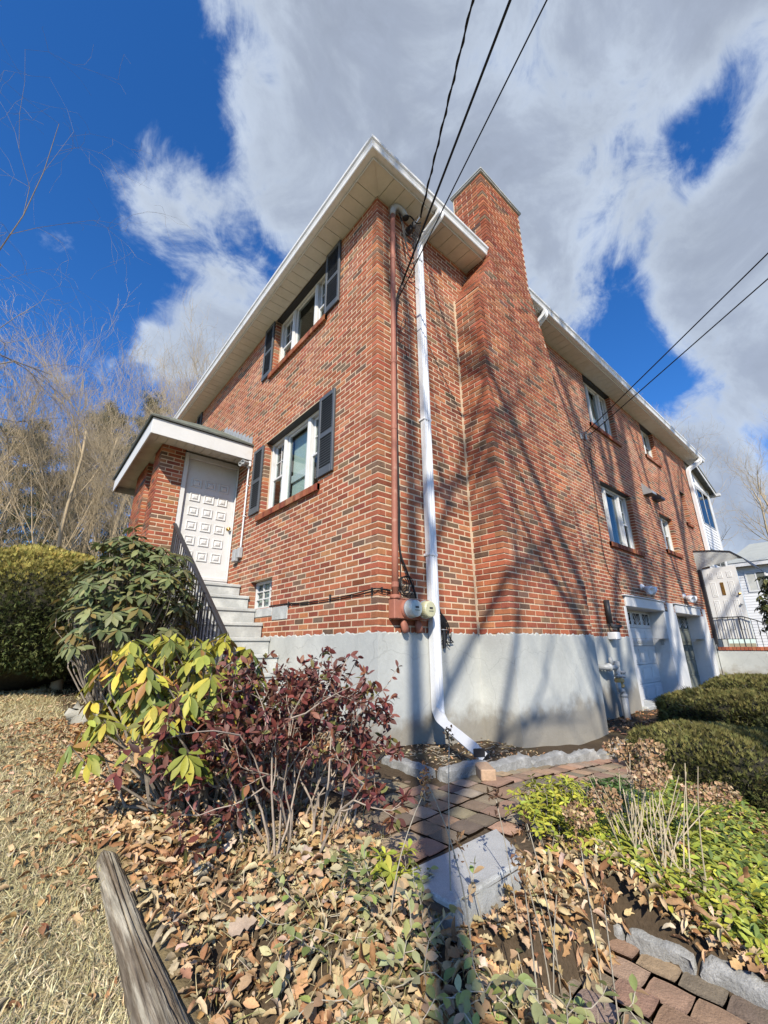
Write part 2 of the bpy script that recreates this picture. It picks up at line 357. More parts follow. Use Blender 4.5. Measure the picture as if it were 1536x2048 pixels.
def blade(n=4, w=.3, fold=.08, droop=.15, shape='oval'):
    t = np.linspace(0, 1, n + 1)
    if shape == 'oval': ww = np.sin(np.pi * np.clip(t, .03, .985)) ** .8
    elif shape == 'obovate': ww = np.sin(np.pi * np.clip(t, .02, .97) ** 1.5) ** .8
    elif shape == 'oak': ww = np.array([.05, .50, .34, .92, .52, 1.05, .62, .74, .04])
    else: ww = 1 - .9 * t
    z = -droop * t ** 2
    L_ = np.stack([t, -w * .5 * ww, z + fold * ww], 1); Mi = np.stack([t, t * 0, z], 1); Rr = np.stack([t, w * .5 * ww, z + fold * ww], 1)
    if shape == 'oak':
        L_[:, 0] += .07 * (np.arange(n + 1) % 2); Rr[:, 0] += .04 * (np.arange(n + 1) % 2); L_[:, 2] += .05 * np.sin(np.arange(n + 1) * 2.1); Rr[:, 2] += .06 * np.sin(np.arange(n + 1) * 1.7 + 1)
    V = np.stack([L_, Mi, Rr], 1).reshape(-1, 3)
    F = []
    for i in range(n):
        F += [[3 * i, 3 * i + 3, 3 * i + 4, 3 * i + 1], [3 * i + 1, 3 * i + 4, 3 * i + 5, 3 * i + 2]]
    return V, [np.array(F)]
def tpl_mesh(name, tpl, mat):
    return B().add(tpl[0], tpl[1]).mesh(name, M[mat])
def proj_size(L, size):
    """apparent size from the camera, for choosing which alike pieces stand as objects of their own"""
    d = L - CAM; z = d @ fw_
    x = (d @ rt_) / np.maximum(z, .05); y = (d @ dn_) / np.maximum(z, .05)
    s = size / np.maximum(z, .3)
    return np.where((z > .1) & (np.abs(x) < .96) & (np.abs(y) < 1.28), s, 0)
def mat4(Mx, L):
    m4 = Matrix.Identity(4)
    for i in range(3):
        for j in range(3): m4[i][j] = Mx[i, j]
        m4[i][3] = L[i]
    return m4
def pieces(name, me, MM, LL, CC, parent):
    for i in range(len(LL)):
        o = link(name, me, parent); o.matrix_basis = mat4(MM[i], LL[i]); o.color = (*CC[i], 1)

# ------------------------------------------------------------------ ground
def sstep(a, b, x):
    t = np.clip((x - a) / (b - a), 0, 1); return t * t * (3 - 2 * t)
def path_z(x):
    return -.1 * np.clip(x, 0, 2.6)
def gz(x, y):
    """height of the ground"""
    x = np.asarray(x, float); y = np.asarray(y, float)
    lawn = -.10 + .062 * np.clip(y + 1.2, -1.2, 7.5)
    flat = path_z(x) + .09 * sstep(6, 8, x)
    bed = -.03 - .12 * sstep(-1.2, -2.3, y) - .10 * np.exp(-((x + 1.86) / .13) ** 2) * sstep(-.5, -1.2, y)
    z = np.where(x > -1.2, flat, 0)
    low = -(.075 * sstep(-1.80, -1.92, y) + .25 * sstep(-1.97, -2.10, y)) * sstep(-1.35, -1.2, x) * (1 - sstep(-.50, -.43, x))
    rb = (-.05 - .17 * sstep(-1.9, -2.6, y)) * sstep(-.50, -.43, x) * sstep(-1.7, -1.9, y)
    near = z + low + rb
    k = sstep(-1.45, -1.15, x) * (1 - .0 * y)
    zb = bed * (1 - k) + near * k
    up = sstep(.0, 2.0, y) * sstep(.5, -.3, x)
    zb = zb * (1 - up) + lawn * up
    kl = sstep(-1.96, -2.10, x)
    kl = np.maximum(kl, sstep(-.45, .25, y) * sstep(-1.0, -1.5, x))
    zz = zb * (1 - kl) + lawn * kl
    return zz
def gnoise(x, y):
    return .012 * np.sin(3.1 * x + 1.3 * np.sin(2.3 * y)) * np.sin(2.7 * y + .7 * np.sin(3.7 * x)) + .006 * np.sin(9.3 * x + 4 * y) * np.sin(7.9 * y - 3 * x)

# ground sheet, reaching the horizon
def build_ground():
    ax = np.concatenate([-np.geomspace(900, 6, 26), np.arange(-5.8, 9.0, .07), np.geomspace(9.2, 900, 26)])
    ay = np.concatenate([-np.geomspace(900, 4.4, 26), np.arange(-4.2, 8.0, .07), np.geomspace(8.2, 900, 26)])
    X, Y = np.meshgrid(ax, ay, indexing='ij'); nx, ny = X.shape
    Z = gz(X, Y) + gnoise(X, Y)
    pav = (X > -1.25) & (X < 2.75) & (Y < -.93) & (Y > -1.9)
    Z = np.where(pav, Z - .045, Z)
    inside = (X > .05) & (X < 13.05) & (Y > .05)
    Z = np.where(inside, np.minimum(Z, -.3), Z)
    i, j = np.meshgrid(np.arange(nx - 1), np.arange(ny - 1), indexing='ij')
    a = i * ny + j
    F = np.stack([a, a + ny, a + ny + 1, a + 1], -1).reshape(-1, 4)
    lawnm = sstep(-1.9, -2.1, X) * sstep(-8, -7, X + 0 * Y); lawnm = np.maximum(sstep(-1.9, -2.1, X), sstep(12, 14, Y))
    lawnm = np.maximum(lawnm, sstep(-5, -6, Y)); lawnm = np.maximum(lawnm, sstep(10, 14, X) * sstep(-2.2, -3, Y))
    C = lawnm[..., None] * np.array([.34, .275, .15]) + (1 - lawnm[..., None]) * np.array([.085, .062, .040])
    b = B(); b.add(np.stack([X, Y, Z], -1).reshape(-1, 3), F, C.reshape(-1, 3))
    mt = material('ground', src='tint', rough=.95, var=.22, vscale=2.2, fine=.3, fscale=70, bump=.8, bscale=60, spec=.08, second=(.17, .15, .075), sscale=.9, slo=.55, shi=.8)
    b.make('ground', mt, smooth=True, kind='structure')
build_ground()

# ------------------------------------------------------------------ the brick house
BP, BL, BH = .0677, .213, .0550
Z0, ZS = .95, 6.575
house = thing('brick_house', 'two-storey red brick house with white eaves and grey stucco foundation', 'house')

OPEN_R = [(5.83, 7.42, 2.72, 4.0), (5.9, 7.36, 5.33, 6.62), (9.25, 10.25, 5.62, 6.62), (9.25, 10.28, 3.05, 4.0),
          (11.72, 12.2, 4.2, 5.2), (5.98, 8.05, -.5, 1.70), (8.85, 10.85, -.5, 1.70)]
OPEN_L = [(1.20, 2.90, 2.80, 4.05), (1.20, 2.92, 5.44, 6.62), (2.29, 3.02, 1.34, 1.755), (4.05, 6.6, .0, 4.25)]

PAL = [(0.325, 0.102, 0.053), (0.360, 0.121, 0.062), (0.300, 0.088, 0.048), (0.385, 0.140, 0.069), (0.340, 0.110, 0.056), (0.255, 0.076, 0.046), (0.335, 0.100, 0.051), (0.370, 0.130, 0.065),
       (0.350, 0.149, 0.075), (0.300, 0.093, 0.051), (0.150, 0.093, 0.062), (0.215, 0.126, 0.079), (0.325, 0.102, 0.053), (0.400, 0.158, 0.075), (0.350, 0.113, 0.056), (0.275, 0.086, 0.049), (0.310, 0.095, 0.049)]
def layout(u0, u1, z0, z1, opens, par, ulo=None, uhi=None, corner=True):
    """running bond: rows of (u0, u1, z, solid) with solid = piece shows its end at a corner or a jamb"""
    out = []; n = int(round((z1 - z0) / BP))
    for k in range(n):
        z = z0 + k * BP; a, b_ = u0, u1
        if ulo is not None: a = max(a, ulo(z + BP / 2))
        if uhi is not None: b_ = min(b_, uhi(z + BP / 2))
        half = (k + par) % 2
        u = u0 - (BL / 2 if half else 0) - (BL * 3 if ulo is not None else 0)
        ops = [(p, q) for p, q, r, s_ in opens if z + BH > r + .01 and z < s_ - .012]
        carry = None
        while u < b_:
            p, q = max(u, a), min(u + BL - .0115, b_)
            u += BL
            if carry is not None: p, carry = carry, None
            if q - p < .045:
                if p <= a + 1e-6 and u < b_: carry = p
                continue
            segs = [(p, q, False)]
            for o0, o1 in ops:
                ns = []
                for s0, s1, e in segs:
                    if s1 <= o0 or s0 >= o1:
                        if 0 <= o0 - s1 < .03: s1, e = o0, True
                        if 0 <= s0 - o1 < .03: s0, e = o1, True
                        ns.append((s0, s1, e)); continue
                    if s0 < o0: ns.append((s0, o0, True))
                    if s1 > o1: ns.append((o1, s1, True))
                segs = ns
            for s0, s1, e in segs:
                if s1 - s0 > .02: out.append((s0, s1, z, e))
    return out
# front faces chamfered a little, so that every brick has its own edge
BRT = (np.array([[0, 0, 0], [1, 0, 0], [1, 0, 1], [0, 0, 1], [.018, -1, .055], [.982, -1, .055], [.982, -1, .945], [.018, -1, .945],
                 [0, -.72, 0], [1, -.72, 0], [1, -.72, 1], [0, -.72, 1]], float),
       [np.array([[4, 5, 6, 7], [8, 9, 5, 4], [9, 10, 6, 5], [10, 11, 7, 6], [11, 8, 4, 7], [0, 1, 9, 8], [1, 2, 10, 9], [2, 3, 11, 10], [3, 0, 8, 11]])])
# a chimney or corner brick shows two faces: a chamfered block
def blk():
    b = B().bbox(0, 1, 0, 1, 0, 1, .03); return np.vstack(b.V), b.F
ALLB = {}                                            # wall object -> list of (M, L, col)
def lay(wall, rows, place, proud=.0032, cdepth=.097):
    """place(u0, u1, z, depth, proud) -> (matrix, origin)"""
    ms, ls = [], []
    for u0, u1, z, e in rows:
        d = cdepth if e else .02
        m_, l_ = place(u0, u1, z + rng.normal(0, .0008), d, proud + rng.normal(0, .0007))
        ms.append(m_); ls.append(l_)
    if not ms: return
    ALLB.setdefault(wall.name, [wall, [], [], []])
    c = pick(PAL, len(ms), .13)
    ALLB[wall.name][1].append(np.array(ms)); ALLB[wall.name][2].append(np.array(ls)); ALLB[wall.name][3].append(c)
def pl_y(y):            # wall facing -Y at y
    def f(u0, u1, z, d, pr):
        return np.array([[u1 - u0, 0, 0], [0, pr + d, 0], [0, 0, BH]]), np.array([u0, y + d, z])
    return f
def pl_x(x, sgn=1):     # wall facing -X (sgn 1) or +X (-1)
    def f(u0, u1, z, d, pr):
        return np.array([[0, sgn * (pr + d), 0], [u1 - u0, 0, 0], [0, 0, BH]]), np.array([x + sgn * d, u0, z])
    return f

def wall_face(b, u0, u1, z0, z1, opens, reveal=.17):
    us = sorted({u0, u1, *[min(max(v, u0), u1) for o in opens for v in o[:2]]}); zs = sorted({z0, z1, *[min(max(v, z0), z1) for o in opens for v in o[2:]]})
    V, F = [], []
    for i in range(len(us) - 1):
        for j in range(len(zs) - 1):
            cu, cz = (us[i] + us[i + 1]) / 2, (zs[j] + zs[j + 1]) / 2
            if any(o[0] < cu < o[1] and o[2] < cz < o[3] for o in opens): continue
            k = len(V); V += [[us[i], 0, zs[j]], [us[i + 1], 0, zs[j]], [us[i + 1], 0, zs[j + 1]], [us[i], 0, zs[j + 1]]]; F.append([k, k + 1, k + 2, k + 3])
    for o in opens:
        p, q, r, s_ = max(o[0], u0), min(o[1], u1), max(o[2], z0), min(o[3], z1)
        p, q, r, s_ = p - .004, q + .004, r - .004, s_ + .004
        for e in ([[p, r], [p, s_]], [[q, r], [q, s_]], [[p, r], [q, r]], [[p, s_], [q, s_]]):
            k = len(V); V += [[e[0][0], 0, e[0][1]], [e[1][0], 0, e[1][1]], [e[1][0], reveal, e[1][1]], [e[0][0], reveal, e[0][1]]]; F.append([k, k + 1, k + 2, k + 3])
    b.add(V, np.array(F))

XE, YE = 13.15, 10.6
def build_walls():
    b = B(T_R); wall_face(b, 0, XE, Z0 - .02, 6.62, OPEN_R)
    wr = b.make('brick_wall', 'mortar', house)
    b = B(T_L); wall_face(b, 0, YE, Z0 - .02, 6.62, OPEN_L)
    b.T = None; b.box(XE - .02, XE, .01, YE, -.3, 6.6); b.box(.01, XE - .02, YE - .02, YE, -.3, 6.6)
    wl = b.make('brick_wall', 'mortar', house)
    # the street side: corner bricks alternate with the other wall
    big = [(1.495, 3.42, -1, 5.5)]
    rows = layout(0, XE, Z0, ZS, OPEN_R + big, 0)
    R0, R1 = [], []
    for (u0, u1, z, e) in rows:
        k = int(round((z - Z0) / BP))
        if u0 < .01:
            if k % 2 == 0: R1.append((-.006, u1, z, True)); continue
            else: continue
        R0.append((u0, u1, z, e))
    lay(wr, R0 + R1, pl_y(0))
    # even courses on this wall start after the corner brick's end; odd ones are a full stretcher
    fixed = []
    for (u0, u1, z, e) in layout(.1065 - BL, YE, Z0, ZS, OPEN_L, 0):
        k = int(round((z - Z0) / BP))
        if k % 2 == 0 and u1 > .12: fixed.append((max(u0, .1065), u1, z, e))
    odd = [(-.006, BL - .0102, Z0 + k * BP, True) for k in range(1, int((ZS - Z0) / BP), 2)]
    odd += [r for r in layout(BL, YE, Z0, ZS, OPEN_L, 1) if int(round((r[2] - Z0) / BP)) % 2 == 1 and r[0] > BL - .01]
    lay(wl, fixed + odd, pl_x(0))
    return wr, wl
wall_r, wall_l = build_walls()

# foundation: painted stucco, a hand-trowelled upper edge
def build_foundation():
    b = B()
    def face(P0, P1, zb, zt, nrm, n):
        P0 = np.array(P0, float); P1 = np.array(P1, float); t = np.linspace(0, 1, n)
        xy = P0 + t[:, None] * (P1 - P0)
        zz = zt + .012 * np.sin(t * 37 + 1) * np.sin(t * 91) + rng.normal(0, .006, n)
        V = []
        for i in range(n):
            V += [[xy[i, 0], xy[i, 1], zb], [xy[i, 0], xy[i, 1], zz[i] - .012], [xy[i, 0] - nrm[0] * .006, xy[i, 1] - nrm[1] * .006, zz[i]], [xy[i, 0] - nrm[0] * .05, xy[i, 1] - nrm[1] * .05, zz[i] + .004]]
        F = [[4 * i + k, 4 * i + 4 + k, 4 * i + 5 + k, 4 * i + 1 + k] for i in range(n - 1) for k in range(3)]
        b.add(V, np.array(F))
    p = .010
    face((-p, -p), (1.495 - p, -p), -.5, Z0 + .005, (0, -1), 60)
    face((1.495 - p, -p), (1.495 - p, -.45 - p), -.5, Z0, (-1, 0), 24)
    face((1.495 - p, -.45 - p), (3.42 + p, -.45 - p), -.6, Z0, (0, -1), 70)
    face((3.42 + p, -.45 - p), (3.42 + p, -p), -.6, Z0, (1, 0), 20)
    face((3.42 + p, -p), (5.96, -p), -.6, Z0, (0, -1), 60)
    face((-p, 3.2), (-p, -p), -.5, Z0 + .005, (-1, 0), 90)
    b.make('foundation', 'stucco', house)
    b = B(); face((10.9, -p), (XE, -p), -.6, Z0 + .0, (0, -1), 40); b.make('foundation', 'stucco', house)
    # the concrete patches by the cellar window
    c = B(); c.bbox(-.014, .01, 2.22, 3.1, 1.22, 1.335, .005); c.bbox(-.013, .01, 1.78, 2.2, 1.16, 1.33, .006); c.bbox(-.012, .01, 2.5, 3.1, .94, 1.10, .005)
    c.make('cement_patch', 'concrete', house)
build_foundation()

# chimney stack, narrowing above the eaves
CX0, CX1, CY = 1.495, 3.42, -.45
UX0, UX1 = 1.885, 3.02
SA, SB = 5.70, 6.50
ulo = lambda z: CX0 + (UX0 - CX0) * np.clip((z - SA) / (SB - SA), 0, 1)
uhi = lambda z: CX1 - (CX1 - UX1) * np.clip((z - 5.45) / (6.62 - 5.45), 0, 1)
CT = 8.40
def build_chimney():
    b = B(); e = .004
    prof = [(CX0 + e, Z0 - .02), (CX1 - e, Z0 - .02), (CX1 - e, 5.45), (UX1 - e, 6.62), (UX1 - e, CT), (UX0 + e, CT), (UX0 + e, SB), (CX0 + e, SA)]
    b.prism([(x, CY + .002, z) for x, z in prof], (0, .60, 0))
    ch = b.make('chimney', 'mortar', house)
    zt = lambda n: Z0 + n * BP
    n_all = int((CT - Z0) / BP)
    rows = layout(CX0, CX1, Z0, Z0 + n_all * BP, [], 0, ulo, uhi)
    out = []
    for (u0, u1, z, e_) in rows:
        lo, hi = ulo(z + BP / 2), uhi(z + BP / 2)
        k = int(round((z - Z0) / BP))
        end = abs(u0 - lo) < .012
        if end and z + BP < SA and k % 2 == 1: continue
        out.append(((u0 - .006) if end else u0, u1, z, end or abs(u1 - hi) < .012))
    lay(ch, out, pl_y(CY))
    low = layout(CY + .1065 - BL, -.012, Z0, SA, [], 0)
    f = [(max(u0, CY + .1065), u1, z, e_) for u0, u1, z, e_ in low if int(round((z - Z0) / BP)) % 2 == 0 and u1 > CY + .12]
    f += [(CY - .006, CY + .2028, Z0 + k * BP, True) for k in range(1, int((SA - Z0) / BP), 2)]
    f += [r for r in layout(CY + BL, -.012, Z0, SA, [], 1) if int(round((r[2] - Z0) / BP)) % 2 == 1 and r[0] > CY + BL - .01]
    lay(ch, f, pl_x(CX0))
    up = [r for r in layout(CY + .0, .13, Z0 + 80 * BP, Z0 + n_all * BP, [], 1)]
    up = [(max(u0, CY + .09), u1, z, e_) for u0, u1, z, e_ in up if u1 > CY + .12]
    lay(ch, up, pl_x(UX0))
    lay(ch, [(max(r[0], CY + .09), *r[1:]) for r in layout(CY, .13, Z0 + 84 * BP, Z0 + n_all * BP, [], 1) if r[1] > CY + .12], pl_x(UX1, -1))
    lay(ch, [(max(r[0], CY + .09), *r[1:]) for r in layout(CY, -.012, Z0, 5.45, [], 1) if r[1] > CY + .12], pl_x(CX1, -1))
    # bricks laid on the slope of each shoulder
    for (xa, za, xb, zb, sg) in ((CX0, SA, UX0, SB, 1), (CX1, 5.45, UX1, 6.62, -1)):
        d = np.array([xb - xa, 0, zb - za]); ln = np.linalg.norm(d); d /= ln; nn = np.array([-d[2], 0, d[0]]) * (1 if sg > 0 else -1)
        ms, ls = [], []
        for k in range(int(ln / BP)):
            y = CY + .004 - (BL / 2 if k % 2 else 0)
            while y < -.015:
                a, c_ = max(y, CY - .004), min(y + BL - .0102, -.012); y += BL
                if c_ - a < .03: continue
                o = np.array([xa, a, za]) + d * k * BP
                ms.append(np.stack([np.array([0, c_ - a, 0]), -nn * -.02, d * BH], 1)); ls.append(o - nn * .010)
        ms = np.array(ms); ms[:, :, 1] = -ms[:, :, 1]
        ALLB[ch.name][1].append(ms); ALLB[ch.name][2].append(np.array(ls)); ALLB[ch.name][3].append(pick(PAL, len(ms), .13))
    c = B(); c.bbox(UX0 - .03, UX1 + .03, CY - .03, .18, CT, CT + .02, .004); c.bbox(UX0 - .045, UX1 + .045, CY - .045, .19, CT + .022, CT + .06, .01)
    c.make('cap', 'concrete', ch)
    g = B(); g.box(CX0 - .012, CX0 + .02, -.026, -.004, Z0, SA + .05); g.make('caulk_joint', 'mortar', ch)
    return ch
chimney = build_chimney()

# entrance bay beside the steps
PX, PXR, PY = -1.31, -1.22, 4.0
def build_entry_walls():
    b = B()
    b.box(PXR + .004, -.96, PY + .10, 6.6, .1, 4.06); b.box(PX + .004, -.948, PY + .002, 4.5 - .004, .1, 4.06); b.box(PX + .004, PXR + .02, 5.0 + .004, 5.95 - .004, .1, 4.06)
    b.box(-.98, -.004, 6.5, 6.6, .1, 4.06)
    w = b.make('entry_wall', 'mortar', house)
    zb = Z0 - 10 * BP; zt = Z0 + 46 * BP
    lay(w, [(u0, u1, z, True) if u0 < PX + .01 else (u0, u1, z, e) for u0, u1, z, e in layout(PX - .006, -.948, zb, zt, [], 0)], pl_y(PY), cdepth=.09)
    lay(w, [(max(u0, PY + .092), u1, z, e) for u0, u1, z, e in layout(PY, 4.5, zb, zt, [], 1) if u1 > PY + .12], pl_x(PX))
    lay(w, [(PX - .006, PXR + .03, zb + k * BP, False) for k in range(56)], pl_y(5.0))
    lay(w, layout(4.52, 5.0, zb, zt, [], 0), pl_x(PXR)); lay(w, [(max(r[0], 5.022), *r[1:]) for r in layout(5.0, 5.95, zb, zt, [], 1) if r[1] > 5.06], pl_x(PX)); lay(w, layout(5.97, 6.6, zb, zt, [], 1), pl_x(PXR))
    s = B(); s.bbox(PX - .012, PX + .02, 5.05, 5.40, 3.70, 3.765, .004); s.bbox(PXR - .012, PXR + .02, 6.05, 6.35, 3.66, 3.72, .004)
    s.make('painted_slit_shadow', 'black_metal', w)  # dark boxes standing in for slit-shaped shadows on the piers
    return w
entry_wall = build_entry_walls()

# the bricks: those that show largest stand singly, the rest of each wall is one part
def build_bricks():
    names = list(ALLB); W = []; 
    for n in names:
        w, a, l, c = ALLB[n]; W.append((w, np.concatenate(a), np.concatenate(l), np.concatenate(c)))
    sizes = []
    for w, a, l, c in W:
        cen = l + a.sum(2) * .5
        nrm = a[:, :, 1] / np.linalg.norm(a[:, :, 1], axis=1)[:, None]
        v = CAM - cen; face = np.abs((nrm * v).sum(1)) / np.linalg.norm(v, axis=1)
        ln = np.linalg.norm(a[:, :, 0], axis=1)
        hidden = (cen[:, 2] < 1.5) & (cen[:, 1] > 3.9)
        sizes.append(np.where(hidden, 0, proj_size(cen, 1.0) * np.sqrt(ln * face)))
    cut = np.sort(np.concatenate(sizes))[-300]
    me = tpl_mesh('brick', BRT, 'brick_obj')
    for (w, a, l, c), s in zip(W, sizes):
        a = a.copy(); top = s > cut
        pieces('brick', me, a[top], l[top], c[top], w)
        b = B(); b.inst(BRT, a[~top], l[~top], c[~top]); b.make('brick_courses', 'brick_tint', w, kind='stuff')
build_bricks()

# ------------------------------------------------------------------ eaves, gutters, roof
EO = .33; GO = .455
EY = 10.9; EX = 14.0
def build_eaves():
    sof = B()
    sof.box(-.30, -.005, -.30, EY, ZS + .012, ZS + .03); sof.box(-.005, CX0 + .5, -.30, -.005, ZS + .012, ZS + .03); sof.box(UX1 - .01, EX - .1, -.30, -.005, ZS + .012, ZS + .03)
    so_ = sof.make('soffit', 'soffit', house)
    W = .195; bd = None
    def board(pts):
        b = B(); b.prism(pts, (0, 0, .012)); b.make('soffit_board', 'soffit', so_)
    g = .0035
    for k in range(57):
        y0 = .02 + k * W; y1 = min(y0 + W, EY)
        if y0 >= EY: break
        board([(-EO + .012, y0 + g, ZS), (-.006, y0 + g, ZS), (-.006, y1 - g, ZS), (-EO + .012, y1 - g, ZS)])
    # mitred corner boards
    board([(-EO + .012, .02 - g, ZS), (-.008, .02 - g, ZS), (-.008, -.016, ZS), (-EO + .012, -EO + .02, ZS)])
    board([(.02 - g, -EO + .012, ZS), (.02 - g, -.008, ZS), (-.008, -.020, ZS), (-EO + .018, -EO + .012, ZS)])
    xs = [(.02 + k * W, min(.02 + (k + 1) * W, UX0 - .01)) for k in range(11) if .02 + k * W < UX0 - .05]
    xs += [(UX1 + .01 + k * W, min(UX1 + .01 + (k + 1) * W, EX - .11)) for k in range(60) if UX1 + k * W < EX - .15]
    for x0, x1 in xs:
        board([(x0 + g, -EO + .012, ZS), (x1 - g, -EO + .012, ZS), (x1 - g, -.006, ZS), (x0 + g, -.006, ZS)])
    c = B(); c.prism([(-.014, -.014, ZS - .006), (-.002, -.026, ZS - .006), (-EO + .02, -EO + .008, ZS - .006), (-EO + .008, -EO + .02, ZS - .006)], (0, 0, .006)); c.make('mitre_strip', 'soffit', so_)
    f = B(); t = .02
    f.box(-EO, -EO + .010, -EO + .01, EY, ZS - .004, 6.78); f.box(-EO, UX0 - .005, -EO, -EO + .010, ZS - .004, 6.78); f.box(UX1 + .005, EX - .1, -EO, -EO + .010, ZS - .004, 6.78)
    f.box(EX - .1, EX - .09, -EO, 0, ZS - .004, 6.78)
    f.make('fascia', 'soffit', house)
    # ogee gutters: profile (outward, up)
    prof = [(0, .0), (.075, .0), (.083, .01), (.088, .045), (.10, .075), (.118, .095), (.122, .125), (.115, .13), (.113, .122), (.08, .06), (.008, .06), (.008, .13), (0, .13)]
    def gut(path, sidev):
        pr = [(p[0], p[1]) for p in prof]
        b = B(); V = []
        for (P, o) in path:
            V.append([[P[0] + o[0] * x, P[1] + o[1] * x, 6.605 + y] for x, y in pr])
        n = len(pr); k = len(path); F = np.array([[i * n + j, i * n + (j + 1) % n, (i + 1) * n + (j + 1) % n, (i + 1) * n + j] for i in range(k - 1) for j in range(n)])
        b.add(np.array(V).reshape(-1, 3), [F, np.array([list(range(n))]), np.array([[(k - 1) * n + j for j in range(n)][::-1]])])
        return b.make('gutter', 'gutter', house)
    gut([((-EO - .002, EY), (-1, 0)), ((-EO - .002, -EO - .002), (-1, -1)), ((UX0 - .006, -EO - .002), (0, -1))], 0)
    gut([((UX1 + .03, -EO - .002), (0, -1)), ((EX - .09, -EO - .002), (0, -1))], 0)
    # roof: hipped, grey shingles
    r = B(); z0 = 6.74; o = .40; rz = z0 + (YE / 2 + o) * .42; 
    A = [(-o, -o, z0), (EX - .05, -o, z0), (EX - .05, EY, z0), (-o, EY, z0)]
    R1, R2 = (-o + 5.5, YE / 2, rz), (EX - 5.5, YE / 2, rz)
    r.add([*A, R1, R2], [np.array([[0, 1, 5, 4], [2, 3, 4, 5]]), np.array([[3, 0, 4], [1, 2, 5]])])
    r.add([(x, y, z - .03) for x, y, z in A], np.array([[3, 2, 1, 0]]))
    r.make('roof', 'roofing', house)
build_eaves()

# ------------------------------------------------------------------ windows
def room_box(b, u0, u1, z0, z1, d0, d1):
    b.add([[u0, d0, z0], [u1, d0, z0], [u1, d0, z1], [u0, d0, z1], [u0, d1, z0], [u1, d1, z0], [u1, d1, z1], [u0, d1, z1]],
          np.array([[4, 5, 6, 7], [0, 1, 5, 4], [3, 2, 6, 7], [0, 3, 7, 4], [1, 2, 6, 5]]))
def ring(b, u0, u1, z0, z1, w, d0, d1, bv=.004):
    b.bbox(u0, u0 + w, d0, d1, z0, z1, bv); b.bbox(u1 - w, u1, d0, d1, z0, z1, bv)
    b.bbox(u0 + w - .002, u1 - w + .002, d0 + .001, d1 - .001, z0, z0 + w, bv); b.bbox(u0 + w - .002, u1 - w + .002, d0 + .001, d1 - .001, z1 - w, z1, bv)
def sill(win, T, u0, u1, zt, single):
    """a row of bricks on edge, sloping out"""
    n = int(round((u1 - u0) / .0677)); w = (u1 - u0) / n; bb = B(T)
    mb = B(T); mb.box(u0 + .004, u1 - .004, -.040, .06, zt - .096, zt - .008); mb.make('sill_mortar', 'mortar', win)
    cols = pick(PAL[:9], n, .12) * .8
    for k in range(n):
        a, c = u0 + k * w + .004, u0 + (k + 1) * w - .004
        V = [[a, -.052, zt - .102], [c, -.052, zt - .102], [c, .05, zt - .088], [a, .05, zt - .088], [a, -.052, zt - .012], [c, -.052, zt - .012], [c, .05, zt + .004], [a, .05, zt + .004]]
        if single:
            b = B(T); b.hexa(V); o = b.make('sill_brick', 'brick_obj', win); o.color = (*cols[k], 1)
        else: bb.hexa(V, cols[k])
    if not single: bb.make('sill', 'brick_tint', win, kind='stuff')
def sash(win, T, u0, u1, z0, z1, d, grid=None, w=.035, glass='glass', curtain=None):
    b = B(T); ring(b, u0, u1, z0, z1, w, d, d + .035); s = b.make('sash', 'white_paint', win)
    p = B(T); p.box(u0 + w - .004, u1 - w + .004, d + .016, d + .021, z0 + w - .004, z1 - w + .004); p.make('pane', glass, win)
    if grid:
        g = B(T); nu, nz = grid
        for i in range(1, nu): 
            c = u0 + w + (u1 - u0 - 2 * w) * i / nu; g.box(c - .006, c + .006, d + .004, d + .014, z0 + w, z1 - w)
        for j in range(1, nz):
            c = z0 + w + (z1 - z0 - 2 * w) * j / nz; g.box(u0 + w, u1 - w, d + .005, d + .015, c - .006, c + .006)
        g.make('muntin', 'white_paint', win)
def curtains(win, T, u0, u1, z0, z1, d, n=14, mat='curtain', amp=.018):
    u = np.linspace(u0, u1, n * 4); dd = d + amp * np.sin(np.linspace(0, n * math.pi, n * 4))
    V = [[a, c, z] for z in (z0, z1) for a, c in zip(u, dd)]; k = n * 4
    B(T).add(V, np.array([[i, i + 1, k + i + 1, k + i] for i in range(k - 1)])).make('curtain', mat, win, smooth=True)

